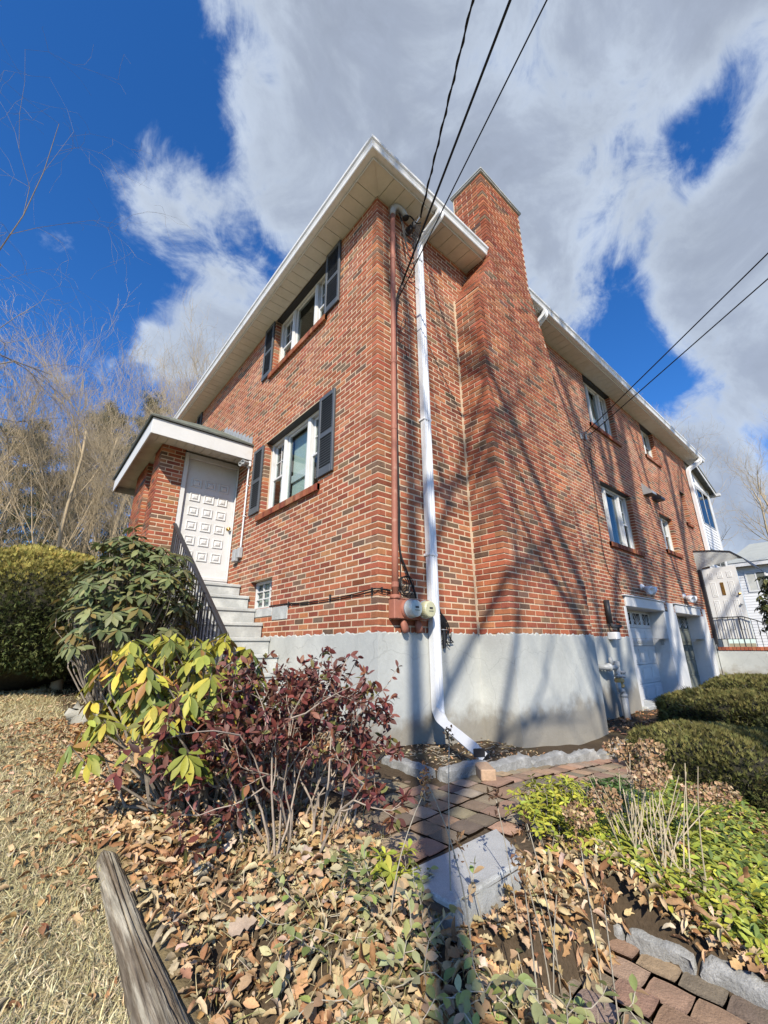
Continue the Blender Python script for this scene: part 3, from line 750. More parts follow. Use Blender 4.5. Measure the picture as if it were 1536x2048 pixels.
def triple_window(T, u0, u1, z0, z1, sw, single, label, curtain=True, blind=0.0, rev=False, top_fill=None):
    win = link('window', None, house, label=label)
    d = .115
    st_ = B(T); st_.box(u0 - .05, u1 + .05, .008, .16, z1 - .004, z1 + .006); st_.make('head_shade_strip', 'black_metal', win)  # dark strip added under the window head as painted shade
    f = B(T); ring(f, u0, u1, z0, z1, .045, d, d + .09)
    for m_ in (u0 + .045 + sw, u1 - .045 - sw - .085):
        f.bbox(m_, m_ + .085, d - .012, d + .088, z0 + .044, z1 - .044, .006)
        f.bbox(m_ + .022, m_ + .063, d - .022, d - .010, z0 + .05, z1 - .05, .004)
    f.bbox(u0 + .02, u1 - .02, d - .03, d + .002, z0 - .012, z0 + .022, .004)
    f.make('frame', 'white_paint', win)
    zm = z0 + (z1 - z0) * .47
    for a, c in ((u0 + .047, u0 + .043 + sw), (u1 - .043 - sw, u1 - .047)):
        sash(win, T, a, c, z0 + .047, zm + .02, d + .022, None); sash(win, T, a, c, zm - .018, z1 - .047, d + .048, (2, 2))
        if curtain: curtains(win, T, a + .02, c - .02, z0 + .06, z1 - .06, d + .16, 7)
    a, c = u0 + .045 + sw + .087, u1 - .045 - sw - .087
    sash(win, T, a, c, z0 + .047, z1 - .047, d + .026, None, .03)
    if blind > 0:
        b = B(T); b.box(a + .01, c - .01, d + .13, d + .136, z1 - .06 - blind * (z1 - z0), z1 - .05); b.make('roller_blind', 'blind', win)
        b = B(T); b.bbox(a + .01, c - .01, d + .10, d + .128, z0 + (z1 - z0) * .33, z0 + (z1 - z0) * .43, .004); b.make('reflection_band', 'white_paint', win)  # solid white bar added as the reflection of the porch fascia
    r = B(T); room_box(r, u0 - .3, u1 + .3, z0 - .2, z1 + .1, d + .1, d + 1.4); r.make('room', 'room', win)
    sill(win, T, u0 - .06, u1 + .07, z0 - .004, single)
    return win
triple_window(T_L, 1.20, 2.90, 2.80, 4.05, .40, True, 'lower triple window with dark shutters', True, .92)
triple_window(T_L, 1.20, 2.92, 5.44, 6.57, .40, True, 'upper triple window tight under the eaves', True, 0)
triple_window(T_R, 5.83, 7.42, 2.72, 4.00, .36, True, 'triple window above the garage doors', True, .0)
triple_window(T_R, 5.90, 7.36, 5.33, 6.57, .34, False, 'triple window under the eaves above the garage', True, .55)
def double_window(T, u0, u1, z0, z1, label, n=2):
    win = link('window', None, house, label=label); d = .115
    st_ = B(T); st_.box(u0 - .05, u1 + .05, .008, .16, z1 - .004, z1 + .006); st_.make('head_shade_strip', 'black_metal', win)  # same added dark strip, shade put into the reveal top
    f = B(T); ring(f, u0, u1, z0, z1, .04, d, d + .08)
    w = (u1 - u0 - .08) / n
    for i in range(1, n): f.bbox(u0 + .04 + w * i - .03, u0 + .04 + w * i + .03, d - .01, d + .078, z0 + .04, z1 - .04, .005)
    f.make('frame', 'white_paint', win)
    for i in range(n):
        a = u0 + .042 + w * i + (.03 if i else 0); c = u0 + .038 + w * (i + 1) - (.03 if i < n - 1 else 0)
        zm = (z0 + z1) / 2
        sash(win, T, a, c, z0 + .042, zm + .015, d + .02, None, .03); sash(win, T, a, c, zm - .015, z1 - .042, d + .04, None, .03)
    r = B(T); room_box(r, u0 - .2, u1 + .2, z0 - .2, z1 + .1, d + .1, d + 1.2); r.make('room', 'room', win)
    sill(win, T, u0 - .06, u1 + .06, z0 - .004, False)
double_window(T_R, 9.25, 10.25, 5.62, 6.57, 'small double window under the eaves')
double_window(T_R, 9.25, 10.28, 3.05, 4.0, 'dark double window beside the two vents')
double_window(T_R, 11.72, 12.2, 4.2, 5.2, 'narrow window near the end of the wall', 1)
def cellar_window():
    win = link('cellar_window', None, house); u0, u1, z0, z1 = 2.29, 3.02, 1.34, 1.755; d = .09
    f = B(T_L); ring(f, u0, u1, z0, z1, .04, d, d + .05); f.make('frame', 'white_paint', win)
    g = B(T_L)
    for i in (1, 2): c = u0 + .04 + (u1 - u0 - .08) * i / 3; g.box(c - .008, c + .008, d + .006, d + .03, z0 + .04, z1 - .04)
    for i in (1, 2): c = z0 + .04 + (z1 - z0 - .08) * i / 3; g.box(u0 + .04, u1 - .04, d + .007, d + .031, c - .008, c + .008)
    g.make('muntin', 'white_paint', win)
    p = B(T_L); p.box(u0 + .038, u1 - .038, d + .034, d + .04, z0 + .038, z1 - .038); p.make('pane', M['glass'], win)
    c = B(T_L); c.box(u0 + .0, u1, d + .07, d + .075, z0, z1); c.make('blind', 'blind', win)
cellar_window()

def shutter(u0, u1, z0, z1, label):
    s = link('shutter', None, house, label=label); T = T_L; d0, d1 = -.040, -.010
    f = B(T); w = .045; zm = z0 + (z1 - z0) * .49
    f.bbox(u0, u0 + w, d0, d1, z0, z1, .004); f.bbox(u1 - w, u1, d0, d1, z0, z1, .004)
    for a, c in ((z0, z0 + .10), (zm - .035, zm + .035), (z1 - .06, z1)): f.bbox(u0 + w - .001, u1 - w + .001, d0 + .001, d1 - .001, a, c, .004)
    f.make('frame', 'shutter', s)
    l = B(T)
    for a, c in ((z0 + .10, zm - .035), (zm + .035, z1 - .06)):
        n = int((c - a) / .034)
        for k in range(n):
            z = a + (k + .5) * (c - a) / n
            l.hexa([[u0 + w, d0 + .006, z - .017], [u1 - w, d0 + .006, z - .017], [u1 - w, d1 - .004, z + .008], [u0 + w, d1 - .004, z + .008],
                    [u0 + w, d0 + .006, z - .011], [u1 - w, d0 + .006, z - .011], [u1 - w, d1 - .004, z + .015], [u0 + w, d1 - .004, z + .015]])
    l.make('louvers', 'shutter', s)
    bk = B(T); bk.box(u0 + w - .004, u1 - w + .004, d1 - .001, d1 + .003, z0 + .02, z1 - .02); bk.make('back_panel', 'black_metal', s)
shutter(.825, 1.185, 2.86, 4.02, 'dark louvered shutter of the lower window, corner side')
shutter(2.93, 3.29, 2.86, 4.02, 'dark louvered shutter of the lower window, door side')
shutter(.815, 1.185, 5.44, 6.565, 'dark louvered shutter of the upper window, corner side')
shutter(2.94, 3.30, 5.44, 6.565, 'dark louvered shutter of the upper window, door side')
shutter(7.0, 7.36, 5.44, 6.565, 'dark shutter half hidden behind the entry roof')

# ------------------------------------------------------------------ entrance: door, roof, steps
def build_entry():
    d = link('door', None, house, label='white entrance door with eighteen raised panels'); y = 4.06
    s = B(); s.bbox(-.872, -.02, y, y + .045, 1.93, 3.93, .004); s.make('door_leaf', 'white_paint', d)
    for i in range(3):
        for j in range(6):
            x0 = -.775 + i * .232; z1 = 3.60 - j * .252; x1 = x0 + .178; z0 = z1 - .165
            b = B(); V = []
            for k, (e, h) in enumerate(((0, 0), (.010, .016), (.02, .016), (.034, .002), (.06, .020))):
                V += [[x0 + e, y - h - .0005, z0 + e], [x1 - e, y - h - .0005, z0 + e], [x1 - e, y - h - .0005, z1 - e], [x0 + e, y - h - .0005, z1 - e]]
            F = [[4 * k + q, 4 * k + (q + 1) % 4, 4 * k + 4 + (q + 1) % 4, 4 * k + 4 + q] for k in range(4) for q in range(4)] + [[16, 17, 18, 19]]
            b.add(V, np.array(F)); b.make('raised_panel', 'white_paint', d)
    k = B(); k.lathe([(.030, 0), (.030, .008), (.012, .012), (.012, .035), (.026, .045), (.031, .06), (.024, .074), (.0, .078)], (-.075, y, 2.80), (0, -1, 0), 16)
    k.make('knob', 'brass', d, smooth=True)
    f = B(); f.bbox(-.945, -.872, y - .055, y + .05, 1.86, 4.02, .006); f.bbox(-.022, .0 - .012, y - .055, y + .05, 1.86, 4.02, .006); f.bbox(-.873, -.021, y - .054, y + .049, 3.93, 4.02, .006)
    f.bbox(-.10 + .078, -.008, y - .075, y - .05, 1.86, 4.0, .005); f.bbox(-.90, -.012, y - .10, y + .04, 1.86, 1.925, .01)
    f.bbox(-.90, -.012, y - .09, y + .04, 1.775, 1.858, .006)
    f.make('door_frame', 'white_paint', house)
    # roof over the entrance
    x0, y0, y1 = -1.60, 3.44, 6.75; zb, zt = 3.925, 4.19
    f = B(); f.bbox(x0, -.006, y0, y0 + .022, zb, zt, .003); f.bbox(x0, x0 + .022, y0 + .023, y1, zb, zt, .003); f.bbox(x0 + .023, -.006, y1 - .022, y1, zb, zt, .003)
    f.make('entry_fascia', 'white_paint', house)
    so_ = B(); so_.box(x0 + .02, -.01, y0 + .02, y1 - .02, 4.062, 4.08); so_ = so_.make('entry_soffit', 'soffit', house)
    n = 11; W = (-.01 - x0 - .025) / n
    for i in range(n):
        a = x0 + .023 + i * W
        b = B(); b.box(a + .003, a + W - .003, y0 + .024, 3.995, 4.05, 4.062); b.make('soffit_board', 'soffit', so_)
    for i in range(9):
        a = 4.0 + i * .305
        b = B(); b.box(x0 + .023, PX - .012, a + .003, min(a + .302, y1 - .03), 4.05, 4.062); b.make('soffit_board', 'soffit', so_)
    yr, zr = 5.1, 5.15
    r = B(); o = .035; xl, ya, yb = x0 - o, y0 - o, y1 + o
    def slab(P):
        P = np.array(P, float); nn = np.cross(P[1] - P[0], P[2] - P[0]); nn /= np.linalg.norm(nn); nn *= np.sign(nn[2]); r.prism(P, nn * .02)
    xr = -.45
    slab([(xl, ya, zt), (0, ya, zt), (0, yr, zr), (xr, yr, zr)]); slab([(xl, yb, zt), (xl, ya, zt), (xr, yr, zr)]); slab([(0, yb, zt), (xl, yb, zt), (xr, yr, zr), (0, yr, zr)])
    rf = r.make('entry_roof', 'roofing', house)
    # courses of shingles on the slope towards the street
    ns = 11
    for k in range(ns):
        t0, t1 = k / ns, (k + 1.15) / ns
        w = B(); cols = []
        za, zc = zt + (zr - zt) * t0, zt + (zr - zt) * min(t1, 1); yA, yC = ya + (yr - ya) * t0, ya + (yr - ya) * min(t1, 1)
        xa = xl + (xr - xl) * t0
        x = xa - rng.uniform(0, .1)
        while x < -.01:
            x1 = min(x + rng.uniform(.13, .18), -.008); c = np.array([.19, .205, .175]) * rng.uniform(.75, 1.25)
            p0 = max(x, xa)
            if x1 > p0 + .02: w.hexa([[p0, yA - .008, za + .022], [x1 - .004, yA - .008, za + .022], [x1 - .004, yC, zc + .022], [p0, yC, zc + .022],
                                      [p0, yA - .008, za + .034], [x1 - .004, yA - .008, za + .034], [x1 - .004, yC, zc + .028], [p0, yC, zc + .028]], c)
            x = x1
        w.make('shingle_course', 'shingle', rf)
    # stepped lead flashing against the wall
    fl = link('flashing', None, house)
    for k in range(9):
        t = k / 9; yy = ya + .08 + (yr - ya - .1) * t; zz = zt + (zr - zt) * (yy - ya) / (yr - ya)
        b = B(); b.prism([(-.010, yy, zz + .0), (-.010, yy + .20, zz + .08), (-.010, yy + .20, zz + .21), (-.010, yy + .02, zz + .19)], (-.004, 0, 0)); b.box(-.10, -.01, yy, yy + .17, zz + .035 + .0, zz + .04)
        b.make('flashing_step', 'grey_metal', fl)
build_entry()

def build_steps():
    st = thing('concrete_steps', 'grey concrete steps climbing along the brick wall to the white door', 'steps')
    ys = [3.37, 3.0, 2.73, 2.46, 2.2, 1.93, 1.66, 1.39]; zs = [1.756, 1.545, 1.344, 1.138, .94, .74, .54, .34]
    for i, (y, z) in enumerate(zip(ys, zs)):
        yb = PY + .05 if i == 0 else ys[i - 1] + .0
        b = B(); b.bbox(-.985, -.016, y, yb - .003 if i else yb, max(z - .5, .0), z, .010)
        b.bbox(-.995, -.014, y - .02, y + .06, z - .045, z + .001, .008)
        b.make('step', 'concrete', st)
    rl = thing('stair_railing', 'black iron railing with thin balusters beside the concrete steps', 'railing')
    x = -.955; a, c = np.array([x, 3.97, 2.72]), np.array([x, 1.02, .80])
    h = B(); h.sweep([(-.028, -.010), (.028, -.010), (.028, .008), (.012, .016), (-.012, .016), (-.028, .008)], [a, c, c + [0, -.10, -.045]]); h.make('handrail', 'black_metal', rl)
    lo = B(); a2, c2 = a - [0, 0, .78], c - [0, 0, .60]
    d = (c - a)
    for i in range(25):
        t = .012 + i / 25.5; p = a + d * t; q = p[2] - (.80 - .15 * t)
        # each baluster stands on the step under it
        zst = max([z for y_, z in zip(ys, zs) if y_ <= p[1] + .02] or [.3])
        b = B(); w = .0075 if i % 8 else .014
        b.box(x - w, x + w, p[1] - w, p[1] + w, zst - .002, p[2] - .008); b.make('post' if i % 8 == 0 else 'baluster', 'black_metal', rl)
build_steps()

# ------------------------------------------------------------------ rain pipes
PIPE = [(-.05, -.036), (-.03, -.036), (-.024, -.029), (-.012, -.029), (-.006, -.036), (.006, -.036), (.012, -.029), (.024, -.029), (.03, -.036), (.05, -.036),
        (.052, .036), (.03, .036), (.024, .029), (.012, .029), (.006, .036), (-.006, .036), (-.012, .029), (-.024, .029), (-.03, .036), (-.052, .036)]
def bend(P, r=.08, n=5):
    """round off the corners of a polyline"""
    P = [np.array(p, float) for p in P]; out = [P[0]]
    for i in range(1, len(P) - 1):
        a, c = P[i - 1] - P[i], P[i + 1] - P[i]; la, lc = np.linalg.norm(a), np.linalg.norm(c)
        ra = min(r, la * .45, lc * .45); p0, p1 = P[i] + a / la * ra, P[i] + c / lc * ra
        for t in np.linspace(0, 1, n): out.append((1 - t) ** 2 * p0 + 2 * t * (1 - t) * P[i] + t * t * p1)
    out.append(P[-1]); return np.array(out)
def rect_pipe(b, P, up, k=1.0, hollow=False):
    b.sweep(np.array(PIPE) * k, bend(P), up)
def build_pipes():
    d = link('downspout', None, house, label='white fluted downspout by the chimney, kicking out over the path')
    b = B(); rect_pipe(b, [(.80, -.40, 6.61), (.80, -.40, 6.53), (.705, -.058, 6.22), (.705, -.058, 6.1), (.705, -.058, .30), (.705, -.058, .22), (.52, -.28, .175), (.115, -.985, .105)], (0, -1, 0)); b.make('pipe', 'white_metal', d)
    s = B()
    for z in (5.9, 3.4, 1.75): s.bbox(.642, .768, -.098, -.001, z, z + .028, .003)
    s.make('strap', 'white_metal', d)
    o = B(); 
    P = np.array([.115, -.985, .105]); t = np.array([-.405, -.705, -.07]); t /= np.linalg.norm(t); sd = np.array([t[1], -t[0], 0]); sd /= np.linalg.norm(sd); up = np.cross(sd, t); up *= np.sign(up[2])
    o.hexa([P + sd * a + up * c + t * e for e in (.0, .004) for a, c in ((-.043, -.028), (.043, -.028), (.043, .028), (-.043, .028))]); o.make('outlet_mouth', 'black_metal', d)
    d2 = link('downspout', None, house, label='short white elbow of a downspout right of the chimney')
    b = B(); rect_pipe(b, [(3.62, -.40, 6.61), (3.62, -.40, 6.52), (3.56, -.06, 6.25), (3.56, -.06, 6.1), (3.56, -.06, .1)], (0, -1, 0)); b.make('pipe', 'white_metal', d2)
    d3 = link('downspout', None, house, label='white downspout at the far end of the wall')
    b = B(); rect_pipe(b, [(13.35, -.40, 6.61), (13.35, -.40, 6.5), (13.06, -.075, 6.2), (13.06, -.075, 6.0), (13.06, -.075, 3.1)], (0, -1, 0), 1.25); b.make('pipe', 'white_metal', d3)
    t = thing('splash_brick', 'tan brick lying under the mouth of the white downspout', 'brick')
    b = B()
    a = math.radians(52); c, s_ = math.cos(a), math.sin(a)
    bb = B(T=lambda V: np.stack([.015 + V[:, 0] * c - V[:, 1] * s_, -1.10 + V[:, 0] * s_ + V[:, 1] * c, V[:, 2]], 1))
    bb.bbox(-.10, .10, -.05, .05, -.005, .062, .006)
    t2 = bb.make('block', material('splash_brick', (.42, .29, .19), .9, var=.1, fine=.2, bump=.4), t)
build_pipes()

# ------------------------------------------------------------------ electrics on the corner
def build_electrics():
    mb = thing('electric_meter_box', 'brown painted meter box with two round glass meters beside the white downspout', 'meter box')
    x0, x1, z0, z1, d = .125, .60, 1.075, 1.262, .095
    b = B(); b.bbox(x0, x1, -d, -.004, z0, z1, .008); b.bbox(x0 - .004, x1 + .004, -d - .004, -.004, z1, z1 + .01, .003); b.box(x0 + .03, x0 + .036, -d - .003, -d + .01, z0 + .01, z1)
    b.make('box', 'conduit_paint', mb)
    for x, mat, lab in ((.300, 'meter_glass', 'grey glass meter'), (.492, 'meter_face', 'yellowed glass meter')):
        y = -d
        r = B(); r.lathe([(.096, -.002), (.096, .012), (.090, .03), (.086, .034)], (x, y, 1.170), (0, -1, 0), 28); r.make('socket_ring', 'conduit_paint', mb)
        g = B(); g.lathe([(.084, .02), (.083, .10), (.079, .118), (.070, .126), (.0, .130)], (x, y, 1.170), (0, -1, 0), 28); g.make('meter', mat, mb, smooth=False, label=lab)
        g = B(); g.lathe([(.088, .03), (.090, .05), (.086, .056), (.082, .05)], (x, y, 1.170), (0, -1, 0), 28); g.make('meter_rim', 'grey_metal', mb, smooth=True)
        g = B(); g.box(x - .022, x + .022, y - .1325, y - .129, 1.172, 1.19); g.box(x - .03, x + .03, y - .1318, y - .128, 1.150, 1.155); g.make('register', 'black_metal', mb)
        e = B(); e.sweep([(.034 * math.cos(a), .026 * math.sin(a)) for a in np.arange(10) * .6283], [(x - .02, -.055, z0 + .003), (x - .02, -.055, z0 - .045), (x - .008, -.06, z0 - .085), (x, -.058, z0 - .125)], (0, -1, 0), scale=[.75, 1.15, 1.25, .9]); e.make('elbow_fitting', 'conduit_paint', mb, smooth=True)
    c = thing('service_conduit', 'reddish brown painted conduit pipe running up the house corner', 'conduit')
    bot, top = np.array([.165, -.062, 1.27]), np.array([.222, -.062, 6.40])
    P = bot + (top - bot) * np.linspace(0, 1, 12)[:, None]
    b = B(); b.tube(P, .033, 14); b.make('pipe', 'conduit_paint', c, smooth=True)
    for z in (1.40, 3.13, 4.0, 5.6):
        t = (z - 1.27) / 5.13; p = bot + (top - bot) * t
        k = B(); k.tube([p - [0, 0, .025], p + [0, 0, .025]], .0365, 14); k.make('coupling', 'conduit_paint', c)
    k = B(); k.lathe([(.034, 0), (.052, .012), (.052, .03), (.040, .045)], bot - [0, 0, .012], (0, 0, 1), 14); k.make('hub', 'conduit_paint', c)
    w = B(); w.tube(bend([top - [0, 0, .03], top + [0, 0, .09], top + [.05, -.03, .155], top + [.15, -.05, .12], top + [.19, -.055, .05]], .07, 6), [.040] * 2 + [.043] * 24 + [.040] * 0 if False else .041, 12)
    w.make('weatherhead', 'grey_metal', c, smooth=True)
    b = B(); b.lathe([(.0, 0), (.046, .004), (.046, .02), (.0, .025)], top + [.19, -.055, .042], (.3, -.1, -1), 12); b.make('weatherhead_cover', 'black_metal', c)

    def cable(name, P, r, label=None, sub=6, parent=None):
        P = np.array(P, float); t = np.linspace(0, len(P) - 1, (len(P) - 1) * sub + 1)
        # smooth through the points
        out = []
        for v in t:
            i = min(int(v), len(P) - 2); f = v - i
            p0, p1, p2, p3 = P[max(i - 1, 0)], P[i], P[i + 1], P[min(i + 2, len(P) - 1)]
            out.append(.5 * (2 * p1 + (p2 - p0) * f + (2 * p0 - 5 * p1 + 4 * p2 - p3) * f * f + (3 * p1 - p0 - 3 * p2 + p3) * f ** 3))
        b = B(); b.tube(out, r, 6)
        return b.make(name, 'cable', parent, smooth=True)
    sc_ = thing('wall_cables', 'loose black cables hanging down the wall between the brown conduit and white downspout', 'cables')
    cable('cable', [(.39, -.03, 5.32), (.30, -.03, 5.05), (.268, -.03, 4.6), (.262, -.025, 3.5), (.272, -.025, 2.4), (.265, -.03, 1.80), (.33, -.045, 1.58), (.43, -.05, 1.38), (.46, -.05, 1.29)], .011, parent=sc_)
    cable('cable', [(.34, -.03, 5.08), (.285, -.028, 4.7), (.275, -.025, 3.6), (.262, -.022, 2.9), (.285, -.022, 2.2), (.270, -.028, 1.84), (.275, -.03, 1.45)], .006, parent=sc_)
    cable('cable', [(.34, -.03, 4.55), (.40, -.05, 4.62), (.42, -.05, 4.75), (.37, -.05, 4.70), (.31, -.04, 4.45), (.33, -.04, 4.35), (.40, -.03, 4.42), (.46, -.022, 4.2)], .004, parent=sc_)
    for k in range(4):
        r = .055 + .012 * k; a = np.linspace(.4 * k, .4 * k + 6.4, 14)
        cable('coil', [(.30 + .01 * k + r * math.cos(v), -.03 - .012 * k, 1.43 - .01 * k + r * 1.1 * math.sin(v)) for v in a], .0045, parent=sc_)
    cable('cable', [(.245, -.03, 1.50), (.20, -.03, 1.44), (.255, -.04, 1.33), (.36, -.04, 1.29)], .005, parent=sc_)
    wl_ = thing('branch_cable', 'thin black cable pinned along the brick wall from the meter box to the cellar window', 'cable')
    cable('cable', [(.14, -.022, 1.345), (-.02, -.02, 1.352), (-.02, .10, 1.352), (-.02, .35, 1.335), (-.02, .8, 1.318), (-.02, 1.3, 1.322), (-.02, 1.75, 1.345), (-.02, 2.28, 1.35)], .006, parent=wl_)
    cable('cable', [(.14, -.022, 1.336), (-.018, -.018, 1.338), (-.018, .3, 1.322), (-.018, .6, 1.326), (-.018, 1.2, 1.314), (-.018, 1.8, 1.338), (-.018, 2.28, 1.342)], .004, parent=wl_)
    b = B()
    for y in (.07, .8, 1.75): b.box(-.027, -.005, y - .004, y + .004, 1.30, 1.37)
    b.box(.03, .04, -.027, -.004, 1.32, 1.37)
    b.make('clip', 'black_metal', wl_)
    bu = thing('cable_bundle', 'tangled black cable ends hanging on the wall just right of the downspout foot', 'cables')
    for k in range(9):
        x = .79 + .012 * k
        cable('cable', [(.79, -.05, 1.24 - .01 * k), (.815 + .004 * k, -.06, 1.13), (x + .02, -.05 - .004 * k, 1.02), (x + .01 + rng.uniform(-.02, .1), -.045, .93 + rng.uniform(-.06, .05)), (x + rng.uniform(.0, .16), -.04, .90 + rng.uniform(-.09, .07))], .0055, parent=bu)
    b = B(); b.bbox(.845, .875, -.06, -.03, .80, .99, .006); b.make('splice_case', 'black_metal', bu)
    b = B(); b.box(.82, .90, -.064, -.036, .985, .993); b.make('tie', 'white_paint', bu)
    # drip loops and the wire holder under the eaves
    dl = thing('service_drop_loops', 'black drip loops and wire holder under the eaves at the conduit head', 'cables')
    hd = np.array([.40, -.12, 6.42])
    for k in range(4):
        e = np.array([.30 + .01 * k, -.10, 6.44]); q = np.array([.545 + .015 * k, -.20 - .01 * k, 6.33])
        cable('loop', [e, e + [.05, -.01, -.10 - .1 * k], [.40 + .02 * k, -.13, 6.12 - .13 * k], [.50, -.16, 6.14 - .09 * k], q], .0065, parent=dl)
    cable('loop', [(.40, -.12, 6.46), (.47, -.16, 6.46), (.54, -.20, 6.36), (.60, -.22, 6.40)], .010, parent=dl)
    cable('loop', [(.26, -.05, 6.15), (.30, -.045, 5.75), (.37, -.04, 5.55), (.46, -.04, 5.50), (.58, -.04, 5.56), (.62, -.06, 5.66)], .005, parent=dl)
    cable('loop', [(.28, -.05, 6.10), (.34, -.045, 5.72), (.44, -.04, 5.52), (.56, -.05, 5.42), (.66, -.09, 5.35)], .004, parent=dl)
    b = B(); b.bbox(.50, .56, -.12, -.004, 6.30, 6.40, .01); b.lathe([(.02, 0), (.034, .02), (.022, .05), (.034, .08), (.02, .1)], (.53, -.16, 6.30), (0, 0, 1), 12); b.make('wire_holder', 'black_metal', dl)
    b = B(); b.tube([(.52, -.17, 6.33), (.60, -.22, 6.52)], .008, 6); b.make('bail', 'white_metal', dl)

    # lines to the pole in the street behind the camera
    pole = thing('utility_pole', 'wooden utility pole with crossarm in the street behind the viewer', 'utility pole')
    px, py = -5.4, -14.9
    b = B(); b.tube([(px, py, -.8), (px, py, 4), (px, py, 10.4)], [.17, .15, .11], 12); b.make('pole', 'pole_wood', pole, smooth=True)
    ad = np.array([3.6, -1.5, 0]); ad /= np.linalg.norm(ad); pc = np.array([px, py, 9.02]) + np.array([.10, .18, 0])
    b = B(); b.sweep([(-.05, -.06), (.05, -.06), (.05, .06), (-.05, .06)], [pc - ad * 2.1, pc + ad * 2.1]); b.make('crossarm', 'pole_wood', pole)
    def span(A, E, sag, r, name, label, mat='cable', twist=0, group=None):
        A, E = np.array(A, float), np.array(E, float); t = np.linspace(0, 1, 40) ** 1.3
        P = A + (E - A) * t[:, None]; P[:, 2] -= sag * 4 * t * (1 - t)
        o = thing(name, label, 'wire', group)
        b = B(); b.tube(P, r, 6); b.make('conductor', mat, o, smooth=True)
        if twist:
            t2 = np.linspace(0, 1, 300) ** 1.6; Q = A + (E - A) * t2[:, None]; Q[:, 2] -= sag * 4 * t2 * (1 - t2)
            L_ = t2 * np.linalg.norm(E - A); Q += np.stack([np.cos(L_ * 22), np.sin(L_ * 22), 0 * L_], 1) * r * 1.3
            b = B(); b.tube(Q, r * .7, 5); b.make('conductor', mat, o, smooth=True)
    gr = 'overhead wires to the house'
    span((.60, -.22, 6.50), (-7.3, -14.05, 9.08), .0, .010, 'service_wire', 'twisted overhead wire ending at the conduit head, leftmost of the three wires', twist=1, group=gr)
    span((.39, -.03, 5.32), (-5.3, -15.0, 9.08), .0, .0125, 'service_wire', 'thick black overhead wire crossing the downspout top, middle of the three wires', group=gr)
    span((.34, -.03, 5.08), (-3.75, -15.45, 9.05), .0, .007, 'service_wire', 'thin overhead wire passing the chimney top, rightmost of the three wires', group=gr)
    ph = thing('phone_line_brackets', 'two small wire brackets and a cable loop on the long wall over the garage', 'bracket')
    for x, z in ((5.27, 4.80), (5.50, 4.86)):
        b = B(); b.bbox(x - .03, x + .03, -.03, -.004, z - .08, z + .05, .006); b.tube([(x, -.02, z + .03), (x, -.11, z + .03)], .012, 8); b.lathe([(.018, 0), (.03, .012), (.018, .024), (.03, .036), (.016, .05)], (x, -.11, z + .0), (0, 0, 1), 10); b.make('bracket', 'grey_metal', ph)
    cable('cable', [(5.50, -.10, 4.83), (5.62, -.04, 4.86), (5.78, -.035, 4.72), (5.80, -.03, 4.58), (5.68, -.03, 4.52), (5.56, -.03, 4.62), (5.53, -.03, 4.4), (5.45, -.025, 3.8), (5.38, -.025, 3.0), (5.36, -.025, 2.4), (5.46, -.025, 2.05), (5.72, -.03, 1.93), (5.80, -.03, 1.80), (5.86, -.03, 1.74)], .006, parent=ph)
    cable('cable', [(5.27, -.10, 4.80), (5.30, -.04, 4.66), (5.29, -.03, 4.3), (5.30, -.03, 4.0)], .005, parent=ph)
    span((5.27, -.12, 4.83), (-1.25, -13.75, 8.0), .0, .009, 'phone_wire', 'upper of the two thin wires leaving the wall bracket towards the right edge', group=gr)
    span((5.50, -.12, 4.87), (-.10, -14.15, 8.0), .0, .009, 'phone_wire', 'lower of the two thin wires leaving the wall bracket towards the right edge', group=gr)
    p2 = thing('utility_pole', 'second wooden pole behind the viewer carrying the thin phone wires', 'utility pole')
    b = B(); b.tube([(-.6, -14.15, -.8), (-.6, -14.15, 8.6)], [.15, .11], 12); b.make('pole', 'pole_wood', p2, smooth=True)
    b = B(); b.sweep([(-.04, -.05), (.04, -.05), (.04, .05), (-.04, .05)], [(-1.5, -13.55, 7.98), (.25, -14.30, 7.98)]); b.make('crossarm', 'pole_wood', p2)
build_electrics()

